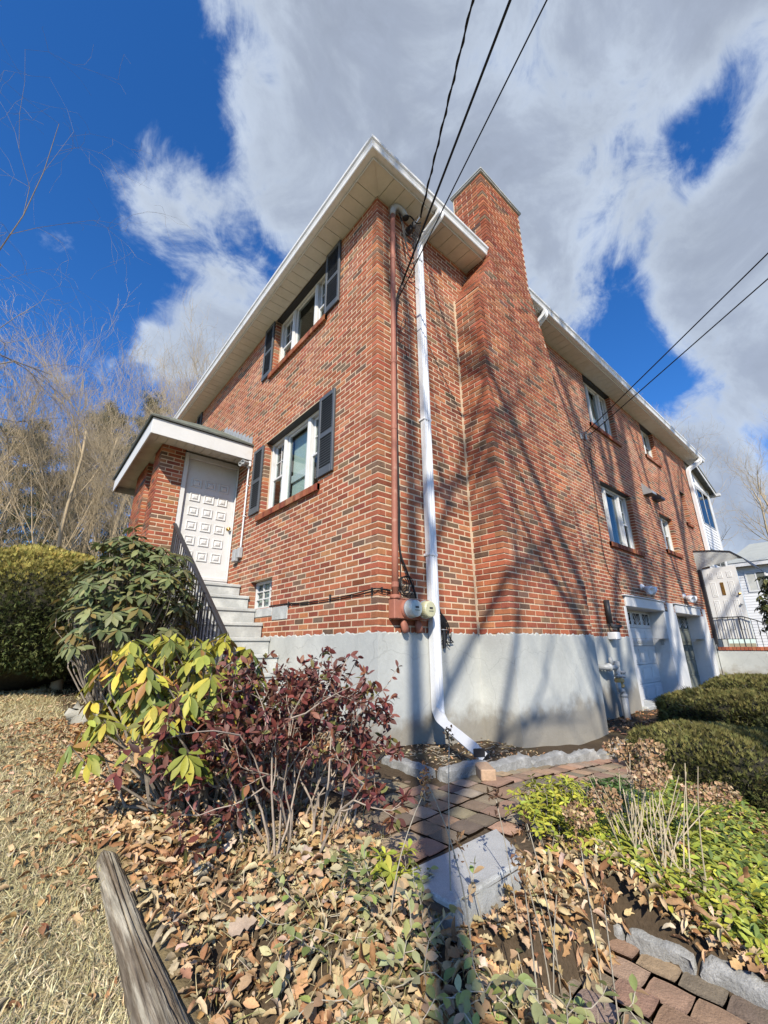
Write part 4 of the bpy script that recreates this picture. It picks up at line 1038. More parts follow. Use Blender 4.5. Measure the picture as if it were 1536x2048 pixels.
# ------------------------------------------------------------------ small fittings of the long wall
def build_fittings():
    for x, lab in ((7.0, 'white twin floodlight over the first garage door'), (9.75, 'white twin floodlight over the second garage door')):
        t = thing('wall_floodlight', lab, 'lamp', 'floodlights over the garage')
        b = B(); b.lathe([(.07, 0), (.07, .02), (.05, .05), (.02, .06)], (x, -.004, 1.93), (0, -1, 0), 14); b.make('wall_plate', 'white_metal', t)
        for s_ in (-1, 1):
            b = B(); a = np.array([.55 * s_ + .1, -1, -.55]); b.lathe([(.02, 0), (.035, .05), (.06, .07), (.085, .15), (.085, .19), (.07, .20), (.0, .17)], (x + .05 * s_, -.055, 1.92), a, 14); b.make('lamp_head', 'white_metal', t, smooth=False)
    for x in (8.35, 8.98):
        v = link('vent', None, house, label='dark metal hooded vent')
        b = B(); b.prism([(x, -.004, 4.57), (x, -.004, 4.27), (x, -.20, 4.27), (x, -.20, 4.33)], (.30, 0, 0)); b.make('hood', 'black_metal' if x > 8.5 else 'grey_metal', v)
        b = B(); b.box(x + .01, x + .29, -.19, -.01, 4.262, 4.268); b.make('louver', 'black_metal', v)
    g = thing('gas_regulator', 'grey gas riser pipe with yellow regulator against the foundation', 'gas pipe')
    gx, gy = 4.80, -.16; gm = 'grey_metal'
    b = B(); b.tube([(gx + .05, gy, -.42), (gx + .05, gy, .06)], .050, 12); b.make('riser', 'grey_metal', g, smooth=True)
    b = B(); b.tube(bend([(gx + .05, gy, .05), (gx + .05, gy, .13), (gx - .09, gy, .15), (gx - .09, gy, .26)], .05), .036, 10); b.lathe([(.05, 0), (.058, .02), (.05, .05)], (gx + .05, gy, .04), (0, 0, 1), 12); b.make('elbow', 'grey_metal', g, smooth=True)
    ym = material('yellow_fitting', (.42, .29, .12), .6, var=.2, vscale=20)
    b = B(); b.lathe([(.04, 0), (.062, .015), (.062, .05), (.045, .06), (.07, .09), (.07, .13), (.042, .15)], (gx - .03, gy, .18), (0, 0, 1), 14); b.make('regulator', ym, g)
    b = B(); b.lathe([(.05, 0), (.065, .02), (.05, .06), (.045, .16), (.052, .18), (.05, .24), (.0, .25)], (gx - .04, gy, .33), (0, 0, 1), 14); b.tube([(gx - .12, gy, .40), (gx + .14, gy - .02, .33)], .020, 8); b.tube([(gx - .04, gy, .42), (gx - .04, gy - .11, .40)], .022, 8); b.make('shut_off_valve', 'grey_metal', g)
    b = B(); b.tube(bend([(gx - .04, gy, .48), (gx - .36, gy + .02, .49), (gx - .36, .02, .49)], .06), .042, 12); b.lathe([(.055, 0), (.06, .03), (.05, .06)], (gx - .30, gy + .02, .49), (1, 0, 0), 12); b.lathe([(.03, 0), (.035, .08), (.02, .11)], (gx - .2, gy + .01, .52), (0, 0, 1), 10); b.make('supply_arm', 'grey_metal', g, smooth=True)
    h = thing('spigot_pipe', 'dark vertical pipe with garden tap above a pale box beside the garage door', 'tap')
    b = B(); b.tube([(5.06, -.05, 1.55), (5.06, -.05, 1.17)], .045, 12); b.make('pipe', 'black_metal', h, smooth=True)
    b = B(); b.tube(bend([(5.06, -.05, 1.18), (5.06, -.09, 1.10), (5.24, -.14, 1.12)], .03), .03, 10); b.lathe([(.02, 0), (.045, .01), (.045, .03), (.02, .04)], (5.17, -.14, 1.16), (.2, -.4, 1), 10); b.tube([(5.20, -.12, 1.10), (5.22, -.10, 1.02)], .02, 8); b.make('tap', 'black_metal', h)
    b = B(); b.bbox(4.98, 5.16, -.15, -.004, .90, 1.02, .012); b.make('junction_box', 'white_metal', h)
    # pair of security cameras under the entry soffit, with their conduit
    c = thing('security_cameras', 'pair of grey security cameras under the entry soffit with white conduit below', 'security camera')
    b = B(); b.bbox(-.06, -.012, 3.42, 3.52, 3.80, 3.90, .008); b.make('mount', 'white_metal', c)
    for dx, dy, ax in ((-.05, .02, (-.75, -.5, -.25)), (-.045, .10, (-.7, -.3, -.25))):
        b = B(); b.lathe([(.02, -.02), (.034, 0), (.034, .10), (.038, .11), (.038, .14), (.028, .141), (.026, .12), (.0, .118)], (dx - .03, 3.42 + dy, 3.86), ax, 14); b.make('camera', 'grey_metal', c)
    b = B(); b.tube([(-.035, 3.47, 3.80), (-.035, 3.475, 2.36)], .013, 8)
    for z in (3.45, 2.9): b.bbox(-.052, -.008, 3.45, 3.50, z, z + .02, .003)
    b.make('conduit', 'white_metal', c)
    b = B(); b.bbox(-.075, -.010, 3.43, 3.52, 2.20, 2.37, .006); b.bbox(-.09, -.010, 3.56, 3.68, 2.16, 2.36, .006); b.make('outlet_box', 'grey_metal', c)
build_fittings()

# ------------------------------------------------------------------ garage
def build_garage():
    fr = B(); p = .02
    def opening(a, c, lab, dark):
        fr.bbox(a - .02, c + .02, -.035, .08, 1.50, 1.69, .008)                   # header board
        fr.bbox(a, c, .0, .42, 1.492, 1.51, .004)
        fr.bbox(c - .008, c + .30, -.014, .45, -.45, 1.499, .01)
        fr.bbox(a - .10, a + .008, -.012, .45, -.45, 1.499, .006)
        fr.bbox(a - .10, c + .06, -.06, .02, 1.69, 1.715, .004)
        d = link('garage_door', None, house, label=lab); y = .30
        n = 5; h = (1.50 + .28) / n; nn = 4; w = (c - a) / nn
        for j in range(n):
            z0 = -.28 + j * h; b = B(); b.bbox(a, c, y, y + .04, z0 + .003, z0 + h - .003, .006)
            glassrow = (j == n - 1)
            for i in range(nn):
                x0, x1 = a + i * w + .06, a + (i + 1) * w - .06
                if not glassrow: b.bbox(x0, x1, y - .012, y + .004, z0 + .05, z0 + h - .05, .010); b.bbox(x0 + .03, x1 - .03, y - .020, y - .008, z0 + .08, z0 + h - .08, .008)
                else: ring(b, x0 - .02, x1 + .02, z0 + .04, z0 + h - .04, .025, y - .014, y + .004)
            b.make('door_panel', 'door_dark' if dark else 'white_paint', d)
            if glassrow:
                for i in range(nn):
                    x0, x1 = a + i * w + .06, a + (i + 1) * w - .06
                    g = B(); g.box(x0, x1, y - .003, y - .0005, z0 + .06, z0 + h - .06); g.make('pane', 'dark_glass', d)
                    k = B(); cx = (x0 + x1) / 2
                    for aa in (.5, 1.0, 1.57, 2.14, 2.64): k.tube([(cx, y - .007, z0 + .06), (cx + .24 * math.cos(aa), y - .007, z0 + .06 + min(.24 * math.sin(aa), h - .13))], .007, 5)
                    k.make('sunburst_bar', 'white_paint', d)
    opening(6.0, 8.05, 'white panelled garage door with sunburst windows', False)
    opening(8.86, 10.80, 'dark garage door deep in its white frame', True)
    fr.bbox(8.352, 8.758, -.018, .05, -.45, 1.70, .01)
    fr.bbox(11.102, 11.35, -.016, .05, -.45, 1.69, .01)
    fr.make('garage_frame', 'white_paint', house)
    b = B(); b.bbox(8.26, 8.30, .10, .14, .86, .93, .004); 
    s = B(); s.bbox(8.03, 8.05, .10, .16, .80, .90, .004); s.make('door_button', 'grey_metal', house)
    f = B(); f.bbox(5.9, 11.2, -.10, .5, -.40, -.20, .01); f.make('garage_threshold', 'concrete', house)
build_garage()

# ------------------------------------------------------------------ side entrance at the far end
def build_side_entrance():
    X = 11.62
    c = link('door_canopy', None, house, label='grey metal door canopy with ribbed side panel')
    e = B()
    n = 12; top = [(0, 3.31), (-.45, 3.25), (-.82, 3.16), (-1.0, 2.97)]
    # side panel of narrow horizontal ribs following the curved lower edge
    def lower(y):                                    # y = distance from wall
        return 2.82 + .17 * max(0, (y - .12) / .9) if y > .12 else 2.82 - math.sqrt(max(0, .12 ** 2 - (y) ** 2)) * 0 - .55 * (1 - y / .12) ** 2
    tz = lambda y: np.interp(y, [0, .45, .82, 1.0], [3.31, 3.25, 3.16, 2.97])
    for k in range(n):
        ys = np.linspace(0, 1.0, 22); V = []
        za = [lower(y) + (tz(y) - lower(y)) * k / n for y in ys]; zb = [lower(y) + (tz(y) - lower(y)) * (k + .92) / n for y in ys]
        for y, a, b_ in zip(ys, za, zb):
            V += [[X - .012, -y, a], [X - .004, -y, b_], [X + .01, -y, b_], [X + .01, -y, a]]
        F = [[4 * i + q, 4 * i + 4 + q, 4 * i + 4 + (q + 1) % 4, 4 * i + (q + 1) % 4] for i in range(21) for q in range(4)]
        b = B(); b.add(V, np.array(F)); b.make('rib', 'canopy_metal', c)
    b = B(); prof = [(0, 3.33), (-.45, 3.275), (-.82, 3.19), (-1.02, 3.0), (-1.17, 2.78)]
    V = []
    for y, z in prof: V += [[X - .03, y, z], [X + 1.45, y, z], [X + 1.45, y, z - .03], [X - .03, y, z - .03]]
    F = [[4 * i + q, 4 * i + 4 + q, 4 * i + 4 + (q + 1) % 4, 4 * i + (q + 1) % 4] for i in range(4) for q in range(4)] + [[0, 1, 2, 3], [16, 17, 18, 19]]
    b.add(V, np.array(F)); b.make('roof_sheet', 'black_metal', c)
    b = B(); b.bbox(X - .03, X + .03, -.08, -.004, .80, 2.78, .006); b.make('door_post', 'black_metal', house)
    d = link('side_door', None, house, label='white panelled side door with brass knocker, standing open')
    y0, y1, z0, z1 = -.085, -.83, .935, 2.80
    T = lambda V: np.stack([X + .05 + V[:, 1], y0 + (y1 - y0) * V[:, 0], z0 + (z1 - z0) * V[:, 2]], 1)
    b = B(T); b.box(0, 1, 0, .045, 0, 1); b.make('door_leaf', 'white_paint', d)
    for (u0, u1, v0, v1) in ((.15, .30, .84, .93), (.42, .58, .84, .93), (.70, .85, .84, .93), (.15, .32, .58, .79), (.68, .85, .58, .79), (.14, .30, .12, .53), (.42, .58, .12, .53), (.70, .86, .12, .53)):
        b = B(T); V = []
        for e_, h in ((0, 0), (.01, .010), (.025, .010), (.04, .003), (.05, .012)):
            q = e_ * .4
            V += [[u0 + e_, -h, v0 + q], [u1 - e_, -h, v0 + q], [u1 - e_, -h, v1 - q], [u0 + e_, -h, v1 - q]]
        F = [[4 * k + q, 4 * k + (q + 1) % 4, 4 * k + 4 + (q + 1) % 4, 4 * k + 4 + q] for k in range(4) for q in range(4)] + [[16, 17, 18, 19]]
        b.add(V, np.array(F)); b.make('raised_panel', 'white_paint', d)
    b = B(T); b.box(.45, .55, -.012, .0, .60, .78); b.make('knocker', 'brass', d)
    b = B(); b.lathe([(.03, 0), (.03, .01), (.012, .02), (.028, .06), (.0, .075)], (X + .05, -.78, 2.06), (-1, 0, 0), 12); b.make('lock', 'brass', d)
    b = B(); b.lathe([(.03, 0), (.03, .01), (.012, .02), (.03, .06), (.0, .075)], (X + .05, -.77, 1.80), (-1, 0, 0), 12); b.make('knob', 'grey_metal', d)
    # landing with brick edge
    pl = thing('entrance_landing', 'raised concrete landing edged with red bricks below the white side door', 'landing')
    b = B(); b.bbox(X - .02, X + 1.9, -1.02, -.02, -.45, .645, .01); b.make('landing_block', 'stucco', pl)
    n = 13; cols = pick(PAL[:8], 40, .12)
    for k in range(n):
        y = -.05 - k * .0775; o = B(); o.bbox(X - .04, X + .16, y - .072, y, .648, .735, .005); q = o.make('brick', 'brick_obj', pl); q.color = (*cols[k], 1)
    for k in range(8):
        x = X + .17 + k * .21; o = B(); o.bbox(x, x + .2, -1.05, -.95, .648, .735, .005); q = o.make('brick', 'brick_obj', pl); q.color = (*cols[k + 14], 1)
    for i in range(4):
        z = .50 - i * .18
        b = B(); b.bbox(X - .02, X + 1.3, -1.05 - .30 * (i + 1), -1.05 - .30 * i + .28 * 0 - .003, -.45, z, .01); b.make('step', 'stucco', pl)
        for k in range(6):
            o = B(); x = X - .035 + k * .21; o.bbox(x, x + .2, -1.07 - .30 * (i + 1), -1.05 - .30 * i - .19, z + .003, z + .07, .005); q = o.make('brick', 'brick_obj', pl); q.color = (*cols[22 + (k + i) % 12], 1)
    r = thing('landing_railing', 'thin black iron railing on the brick-edged landing by the side door', 'railing')
    x = X - .01
    P = [(x, -.02, 1.47), (x, -.72, 1.48), (x, -1.0, 1.36), (x, -1.30, 1.16), (x, -1.9, .82)]
    b = B(); b.tube(bend(P, .05), .013, 8); b.make('handrail', 'black_metal', r)
    b = B(); b.tube([(x, -.05, .93), (x, -.90, .93)], .008, 6); b.make('lower_rail', 'black_metal', r)
    for k in range(16):
        y = -.06 - k * .115; zt = np.interp(-y, [.02, .72, 1.0, 1.3, 1.9], [1.47, 1.48, 1.36, 1.16, .82])
        zb = .735 if y > -1.0 else max(.5 - .18 * int((-y - 1.05) / .3), -.1) + .07
        b = B(); w = .006 if k % 5 else .011; b.box(x - w, x + w, y - w, y + w, zb - .003, zt - .004); b.make('baluster' if k % 5 else 'post', 'black_metal', r)
    # sunroom beyond the brick wall
    s = link('sunroom', None, house, label='white sided sunroom with tall windows beyond the downspout'); x0, x1, y = XE + .01, 15.9, .06
    b = B(); b.prism([(x0, y + .01, 2.9), (x1, y + .01, 2.9), (x1, y + .01, 6.15), (x0, y + .01, 6.95)], (0, 3.0, 0)); b.make('sunroom_wall', 'siding', s)
    for k in range(30):
        z = 2.95 + k * .105
        if 4.62 < z < 5.88 or 3.2 < z < 3.75: continue
        xe = x1 if z < 6.05 else x0 + (6.95 - z) / .8 * (x1 - x0)
        if xe < x0 + .2: break
        b = B(); b.hexa([[x0, y - .016, z], [xe, y - .016, z], [xe, y + .008, z], [x0, y + .008, z], [x0, y - .004, z + .103], [xe, y - .004, z + .103], [xe, y + .008, z + .103], [x0, y + .008, z + .103]]); b.make('siding_board', 'siding', s)
    b = B(); b.bbox(x0, x0 + .20, y - .03, y + .02, 2.9, 6.9, .006); b.make('corner_board', 'white_paint', s)
    b = B(); b.bbox(x1 - .22, x1 + .02, y - .03, y + .02, 2.9, 6.15, .006); b.make('corner_board', 'white_paint', s)
    for z0, z1 in ((4.62, 5.95), (3.1, 3.80)):
        b = B()
        ring(b, x0 + .20, x1 - .22, z0, z1, .05, y - .02, y + .03)
        for xx in (x0 + 1.0, x0 + 1.75): b.bbox(xx, xx + .06, y - .015, y + .03, z0 + .05, z1 - .05, .005)
        b.make('window_frame', 'grey_metal', s)
        for xa, xb in ((x0 + .25, x0 + 1.0), (x0 + 1.06, x0 + 1.75), (x0 + 1.81, x1 - .27)):
            b = B(); b.box(xa, xb, y - .006, y - .002, z0 + .05, z1 - .05); b.make('pane', 'dark_glass', s)
        b = B(); b.box(x0 + .2, x1 - .22, y + .001, y + .006, z0 + .02, z1 - .02); b.make('screen', 'room', s)
    b = B(); b.prism([(x0 - .01, y - .22, 6.97), (x1 + .25, y - .22, 6.07), (x1 + .25, y - .22, 6.13), (x0 - .01, y - .22, 7.03)], (0, 3.4, 0)); b.make('sunroom_roof', 'roofing', s)
    b = B(); b.prism([(x0 - .01, y - .20, 6.86), (x1 + .22, y - .20, 5.96), (x1 + .22, y - .20, 6.068), (x0 - .01, y - .20, 6.968)], (0, .02, 0)); b.bbox(x1 + .18, x1 + .30, y - .32, 3.0, 5.97, 6.08, .01); b.make('sunroom_fascia', 'white_paint', s)
build_side_entrance()

# ------------------------------------------------------------------ neighbouring house
def build_neighbor():
    h = thing('neighbor_house', 'low white sided house with pale grey roof beyond the shrub at the right edge', 'house')
    X, y0, y1, zt = 24.0, -9.0, 1.1, 4.42
    b = B(); b.box(X + .02, X + 9, y0, y1, -.5, zt); b.make('wall', 'siding', h)
    for k in range(33):
        z = .1 + k * .13
        if z > zt - .15: break
        b = B(); b.hexa([[X - .015, y0, z], [X - .015, y1, z], [X + .018, y1, z], [X + .018, y0, z], [X - .002, y0, z + .128], [X - .002, y1, z + .128], [X + .018, y1, z + .128], [X + .018, y0, z + .128]]); b.make('siding_board', 'siding', h)
    b = B(); b.bbox(X - .35, X + .02, y0 - .2, y1 + .35, zt - .02, zt, .003); b.bbox(X - .38, X - .35, y0 - .2, y1 + .35, zt - .06, zt + .16, .004); b.make('eaves', 'white_paint', h)
    b = B(); xr, zr = X + 4.2, zt + 1.75
    b.add([(X - .42, y0 - .3, zt + .14), (X - .42, y1 + .4, zt + .14), (xr, y1 - .2, zr), (xr, y0 - .3, zr), (X + 9, y1 + .4, zt + .1), (X + 9, y0 - .3, zt + .1)], [np.array([[0, 1, 2, 3], [3, 2, 4, 5]]), np.array([[1, 4, 2]])])
    b.make('roof', material('pale_shingle', (.36, .37, .33), .95, var=.1, vscale=3, fine=.15, fscale=30), h)
    w = link('window', None, h)
    b = B(lambda V: np.stack([X + V[:, 1], V[:, 0], V[:, 2]], 1)); ring(b, .05, .85, 3.15, 4.12, .07, -.05, .02); b.bbox(.42, .48, -.045, .02, 3.2, 4.1, .004); b.make('frame', 'white_paint', w)
    b = B(); b.box(X - .03, X - .026, .48, .79, 3.21, 4.06); b.make('pane', 'curtain', w)
    b = B(); b.box(X - .03, X - .026, .11, .42, 3.21, 4.06); b.make('pane', 'door_dark', w)
build_neighbor()

# ------------------------------------------------------------------ path, kerbs, slabs
def build_path():
    root = link('path', None, None, kind='structure')
    bed = B(); xs = np.linspace(-1.3, 2.75, 60); ys = np.linspace(-1.9, -.95, 12); X, Y = np.meshgrid(xs, ys, indexing='ij')
    Z = path_z(X) - .013 + gnoise(X, Y) * .2; i, j = np.meshgrid(np.arange(59), np.arange(11), indexing='ij'); a = i * 12 + j
    bed.add(np.stack([X, Y, Z], -1).reshape(-1, 3), np.stack([a, a + 12, a + 13, a + 1], -1).reshape(-1, 4)); bed.make('joint_sand', 'soil', root)
    pt = B().bbox(-.5, .5, -.5, .5, -1, 0, .055); V = np.vstack(pt.V); me = bpy.data.meshes.new('paver')
    bb = B(); 
    # tumbled block: worn, slightly wavy top
    n = 8; g = np.linspace(-.5, .5, n); GX, GY = np.meshgrid(g, g, indexing='ij'); r = np.maximum(np.abs(GX), np.abs(GY)) * 2
    rr = np.sqrt(np.clip((np.abs(GX) * 2) ** 6 + (np.abs(GY) * 2) ** 6, 0, 9)); GZ = -.12 * np.clip(r, 0, 1) ** 6 - .02 * np.sin(GX * 9) * np.sin(GY * 7 + 1)
    k = 1 - .04 * (np.abs(GX * GY) * 4) ** 2
    P = np.stack([GX * k, GY * k, GZ], -1).reshape(-1, 3); i, j = np.meshgrid(np.arange(n - 1), np.arange(n - 1), indexing='ij'); a = i * n + j
    F = np.stack([a, a + n, a + n + 1, a + 1], -1).reshape(-1, 4)
    rim = [i * n for i in range(n)] + [(n - 1) * n + j for j in range(1, n)] + [i * n + n - 1 for i in range(n - 2, -1, -1)] + [j for j in range(n - 2, 0, -1)]
    low = P[rim].copy(); low[:, 2] = -1; m_ = len(P); R = len(rim)
    bb.add(np.vstack([P, low]), np.vstack([F, [[rim[q], rim[(q + 1) % R], m_ + (q + 1) % R, m_ + q] for q in range(R)]]))
    me = bb.mesh('paver', M['paver'], smooth=True)
    pal = [(.35, .235, .155), (.31, .205, .140), (.40, .270, .185), (.27, .210, .140), (.22, .180, .125), (.33, .260, .180), (.38, .235, .150), (.19, .150, .110), (.30, .245, .170)]
    def put(x, y, z, lx, ly, rot, slope=0):
        c, s_ = math.cos(rot), math.sin(rot); h = .05
        tx, ty = rng.normal(0, .012, 2)
        Mx = np.array([[c * lx, -s_ * ly, 0], [s_ * lx, c * ly, 0], [tx * lx + slope * lx, ty * ly, h]])
        o = link('paver', me, root); o.matrix_basis = mat4(Mx, np.array([x, y, z])); o.color = (*pick(pal, 1, .13)[0], 1)
    U = .1385; rot = R_(3.0); c, s_ = math.cos(rot), math.sin(rot); cnt = 0
    for j in range(7):
        rowshift = rng.uniform(-.006, .006)
        x = -1.42 + (.07 if j % 2 else 0)
        while x < 2.75:
            lx = U if rng.random() > .18 else U * 1.5
            cx = x + lx / 2; x += lx
            y = -1.075 - j * U + rowshift
            wx, wy = cx * c - (y + 1.3) * s_, cx * s_ + (y + 1.3) * c - 1.3
            if wx < -1.33 or wy > -1.015 - .03 * max(wx, 0) + .05: continue
            if wx < -.60 and wy < -1.585: continue
            if wx > -.60 and wy < -1.66: continue
            if wx < -.35 and False: continue
            put(wx, wy, path_z(wx) + rng.normal(0, .0025), lx - .0065, U - .0065, rot, -.1 if 0 < wx < 2.6 else 0)
    # left end of the path, beside the corner
    for i in range(4):
        for j in range(5):
            x, y = -.42 - i * U, -.43 - j * U
            if y < -.99: continue
            put(x, y, rng.normal(0, .003), U - .0065, U - .0065, rot)
    # lower flight towards the street
    for i in range(6):
        for j in range(9):
            lx, ly = .122, .135
            x = -.515 - i * lx + rng.uniform(-.003, .003); y = -1.97 - (j + (.5 if i % 2 else 0)) * ly
            if y < -2.60 or y > -2.03: continue
            put(x, y, -.282 + rng.normal(0, .003), lx - .006, ly - .006, R_(1.5))
build_path()

def rough_block(P0, P1, w, z0, z1, seed, amp=.010, n=(14, 5, 4)):
    """a split granite block between two points"""
    r = np.random.default_rng(seed); P0, P1 = np.array(P0, float), np.array(P1, float); d = P1 - P0; L_ = np.linalg.norm(d); d /= L_; s_ = np.array([-d[1], d[0]])
    nu, nv, nw = n; b = B()
    def W(u, v, t):
        q = P0 + d * u + s_ * (v - .5) * w
        z = z0 + (z1 - z0) * t
        return np.array([q[0], q[1], z])
    off = {}
    def wob(i, j, k):
        key = (i, j, k)
        if key not in off:
            e = sum([i in (0, nu), j in (0, nv), k in (0, nw)])
            off[key] = r.normal(0, amp, 3) * (1.0 if e < 2 else .6)
        return off[key]
    def vert(i, j, k):
        p = W(L_ * i / nu, j / nv, k / nw)
        cen = W(L_ / 2, .5, .5)
        e = sum([i in (0, nu), j in (0, nv), k in (0, nw)])
        if e >= 2: p = p + (cen - p) * np.array([.02, .02, .10]) * (e - 1)
        return p + wob(i, j, k)
    def grid(f, a, c):
        V = [f(i, j) for i in range(a + 1) for j in range(c + 1)]
        F = [[i * (c + 1) + j, (i + 1) * (c + 1) + j, (i + 1) * (c + 1) + j + 1, i * (c + 1) + j + 1] for i in range(a) for j in range(c)]
        b.add(V, np.array(F))
    grid(lambda i, j: vert(i, j, nw), nu, nv); grid(lambda i, k: vert(i, 0, k), nu, nw); grid(lambda i, k: vert(i, nv, k), nu, nw)
    grid(lambda j, k: vert(0, j, k), nv, nw); grid(lambda j, k: vert(nu, j, k), nv, nw)
    return b
def build_kerbs():
    k = thing('granite_kerb', 'rough grey granite kerb between the house foundation and the brick path', 'kerb')
    pts = [(-.27, -.42), (-.31, -.91), None, (-.26, -.955), (.16, -.995), (.68, -1.0), (1.22, -1.01), (1.72, -1.03), (2.15, -1.07)]
    def seg(a, c, i): 
        z = float(path_z((a[0] + c[0]) / 2)); b = rough_block(a, c, .10, z - .14, z + .062, 40 + i, .005)
        if c[0] > a[0] and i > 0:
            pass
        b.make('stone', 'granite', k, smooth=True)
    seg(pts[0], pts[1], 0); i = 1
    for a, c in zip(pts[3:-1], pts[4:]): seg((a[0] + .006, a[1]), (c[0] - .006, c[1]), i); i += 1
    s = thing('boulder', 'rounded grey stone ending the granite kerb by the clipped hedge', 'stone')
    b = rough_block((2.20, -1.09), (2.52, -1.17), .22, -.33, -.10, 77, .018, (6, 5, 4)); b.make('stone', 'granite', s, smooth=True)
    k2 = thing('granite_edging', 'split granite edging stones along the lower brick path, half buried in groundcover', 'kerb')
    for i, (a, c) in enumerate((((-.47, -1.96), (-.455, -2.105)), ((-.455, -2.12), (-.440, -2.345)), ((-.440, -2.36), (-.43, -2.66)))):
        b = rough_block(a, c, .085, -.40, -.235, 60 + i, .007, (9, 4, 5)); b.make('stone', 'granite', k2, smooth=True)
    for nm, lab, (x0, x1, y0, y1, zt) in (('granite_step', 'smooth grey granite slab step at the near end of the brick path', (-1.26, -.635, -1.905, -1.645, .004)),
                                          ('granite_step', 'pale granite slab at the bottom right corner below the lower pavers', (-1.25, -.46, -2.98, -2.645, -.275))):
        t = thing(nm, lab, 'step', 'granite steps of the path'); b = B()
        P = [(x0, y0), (x1 - (.142 if zt > 0 else 0), y0 + (.012 if zt > 0 else 0)), (x1, y1), (x0, y1)]; cx, cy = np.mean(P, 0)
        rr = np.random.default_rng(3); ring_ = []
        for q in range(4):
            p_, n_ = np.array(P[q]), np.array(P[(q + 1) % 4]); k_ = 14
            for i in range(k_): ring_.append(p_ + (n_ - p_) * i / k_ + rr.normal(0, .0012, 2))
        ring_ = np.array(ring_); K = len(ring_); V = []
        for z_, s_ in ((zt - .105, .004), (zt - .008, 0), (zt - .002, .003), (zt, .009)):
            for q in ring_:
                dv = np.array([cx, cy]) - q; V.append([*(q + dv / np.linalg.norm(dv) * (s_ + abs(rr.normal(0, .0012)))), z_ + rr.normal(0, .0006)])
        b.add(V, [np.array([[k * K + i, k * K + (i + 1) % K, (k + 1) * K + (i + 1) % K, (k + 1) * K + i] for k in range(3) for i in range(K)]), np.array([[3 * K + i for i in range(K)]])])
        b.make('slab', material('granite_slab', (.42, .425, .41), .7, var=.12, vscale=9, fine=.36, fscale=240, bump=.25, bscale=160, spec=.3, second=(.27, .27, .24), sscale=6, slo=.52, shi=.8), t)
        b = B(); b.bbox(x0 + .05, x1 - .18, y0 + .03, y1 - .01, zt - .16, zt - .106, .01); b.make('footing', 'concrete', t)
    # weathered timber between lawn and bed
    t = thing('landscape_timber', 'weathered grey timber lying between the lawn and the leafy bed', 'timber')
    P0, P1 = np.array([-2.06, -.52, -.052]), np.array([-2.085, -2.15, -.135]); n = 60; r = np.random.default_rng(5); V = []; na = 96
    for i in range(n):
        f = i / (n - 1); c = P0 + (P1 - P0) * f; a = np.arange(na) * 2 * math.pi / na
        rad = (.036 + .028 * f) * (1 + .05 * np.sin(3 * a + .4) + .035 * np.sin(11 * a + 1.1 + f * 2.0) * (.4 + .6 * np.sin(f * 9 + a)) + .03 * np.sin(23 * a + 3 * f) + .022 * np.sin(37 * a + 5 * f + 2 * np.sin(f * 14))) * (1 + .05 * math.sin(f * 11))
        rad = rad * (1 - .75 * max(0, .06 - f) / .06)
        rad = rad - .014 * np.exp(-((a - 1.15 - .25 * math.sin(f * 5)) / .07) ** 2) - .012 * np.exp(-((a - 1.9 + .2 * f) / .05) ** 2) * (f < .6) - .010 * np.exp(-((a - 2.5) / .05) ** 2)
        V.append(np.stack([c[0] + rad * np.cos(a), np.full(na, c[1]) + .012 * np.sin(a * 5) * (i == 0), c[2] + rad * np.sin(a)], 1))
    F = np.array([[i * na + j, i * na + (j + 1) % na, (i + 1) * na + (j + 1) % na, (i + 1) * na + j] for i in range(n - 1) for j in range(na)])
    b = B(); b.add(np.vstack(V), [F, np.array([list(range(na))])]); b.make('log', 'log', t, smooth=True)
    s = thing('flat_stone', 'flat pale ledge stone in the lawn left of the clipped yew', 'stone')
    b = rough_block((-3.3, 6.5), (-2.25, 5.6), .9, .1, .37, 91, .02, (8, 7, 3)); b.make('stone', material('ledge_stone', (.42, .42, .38), .9, var=.15, fine=.15, bump=.4), s, smooth=True)
    s = thing('pale_stone', 'pale stone half hidden under the yellow rhododendron', 'stone')
    b = rough_block((-1.98, 2.3), (-1.76, 2.2), .2, .1, .27, 92, .03, (6, 6, 4)); b.make('stone', material('pale_stone', (.40, .38, .31), .9, var=.1, bump=.4), s, smooth=True)
build_kerbs()

# ------------------------------------------------------------------ shrubs with leaves
def limb_net(base, tips, r0, n=5, seed=0, wig=.06):
    """stems from a base running to the leaf clusters, sharing their lower course"""
    r = np.random.default_rng(seed); A, C, R0, R1 = [], [], [], []
    base = np.array(base, float)
    for t in tips:
        s = base + r.normal(0, .05, 3) * [1, 1, .1]; m_ = s + (t - s) * .45 + r.normal(0, wig, 3); prev = s; 
        for i in range(1, n + 1):
            f = i / n; p = (1 - f) ** 2 * s + 2 * f * (1 - f) * m_ + f * f * t + r.normal(0, wig * .18, 3) * (i < n)
            A.append(prev); C.append(p); R0.append(r0 * (1 - .75 * (i - 1) / n)); R1.append(r0 * (1 - .75 * i / n)); prev = p
    return A, C, R0, R1
def leaf_shrub(root, tpl, MM, LL, CC, mat='leaf', name='leaf', keep=300):
    s = proj_size(LL, np.linalg.norm(MM[:, :, 0], axis=1)); s = s * (.6 + .4 * rng.random(len(s)))
    o = np.argsort(-s); top, rest = o[:keep], o[keep:]
    me = tpl_mesh(name, tpl, mat + '_obj')
    for p in me.polygons: p.use_smooth = True
    pieces(name, me, MM[top], LL[top], CC[top], root)
    if len(rest):
        b = B(); b.inst(tpl, MM[rest], LL[rest], CC[rest]); b.make('leaves', mat + '_tint', root, smooth=True, kind='stuff')

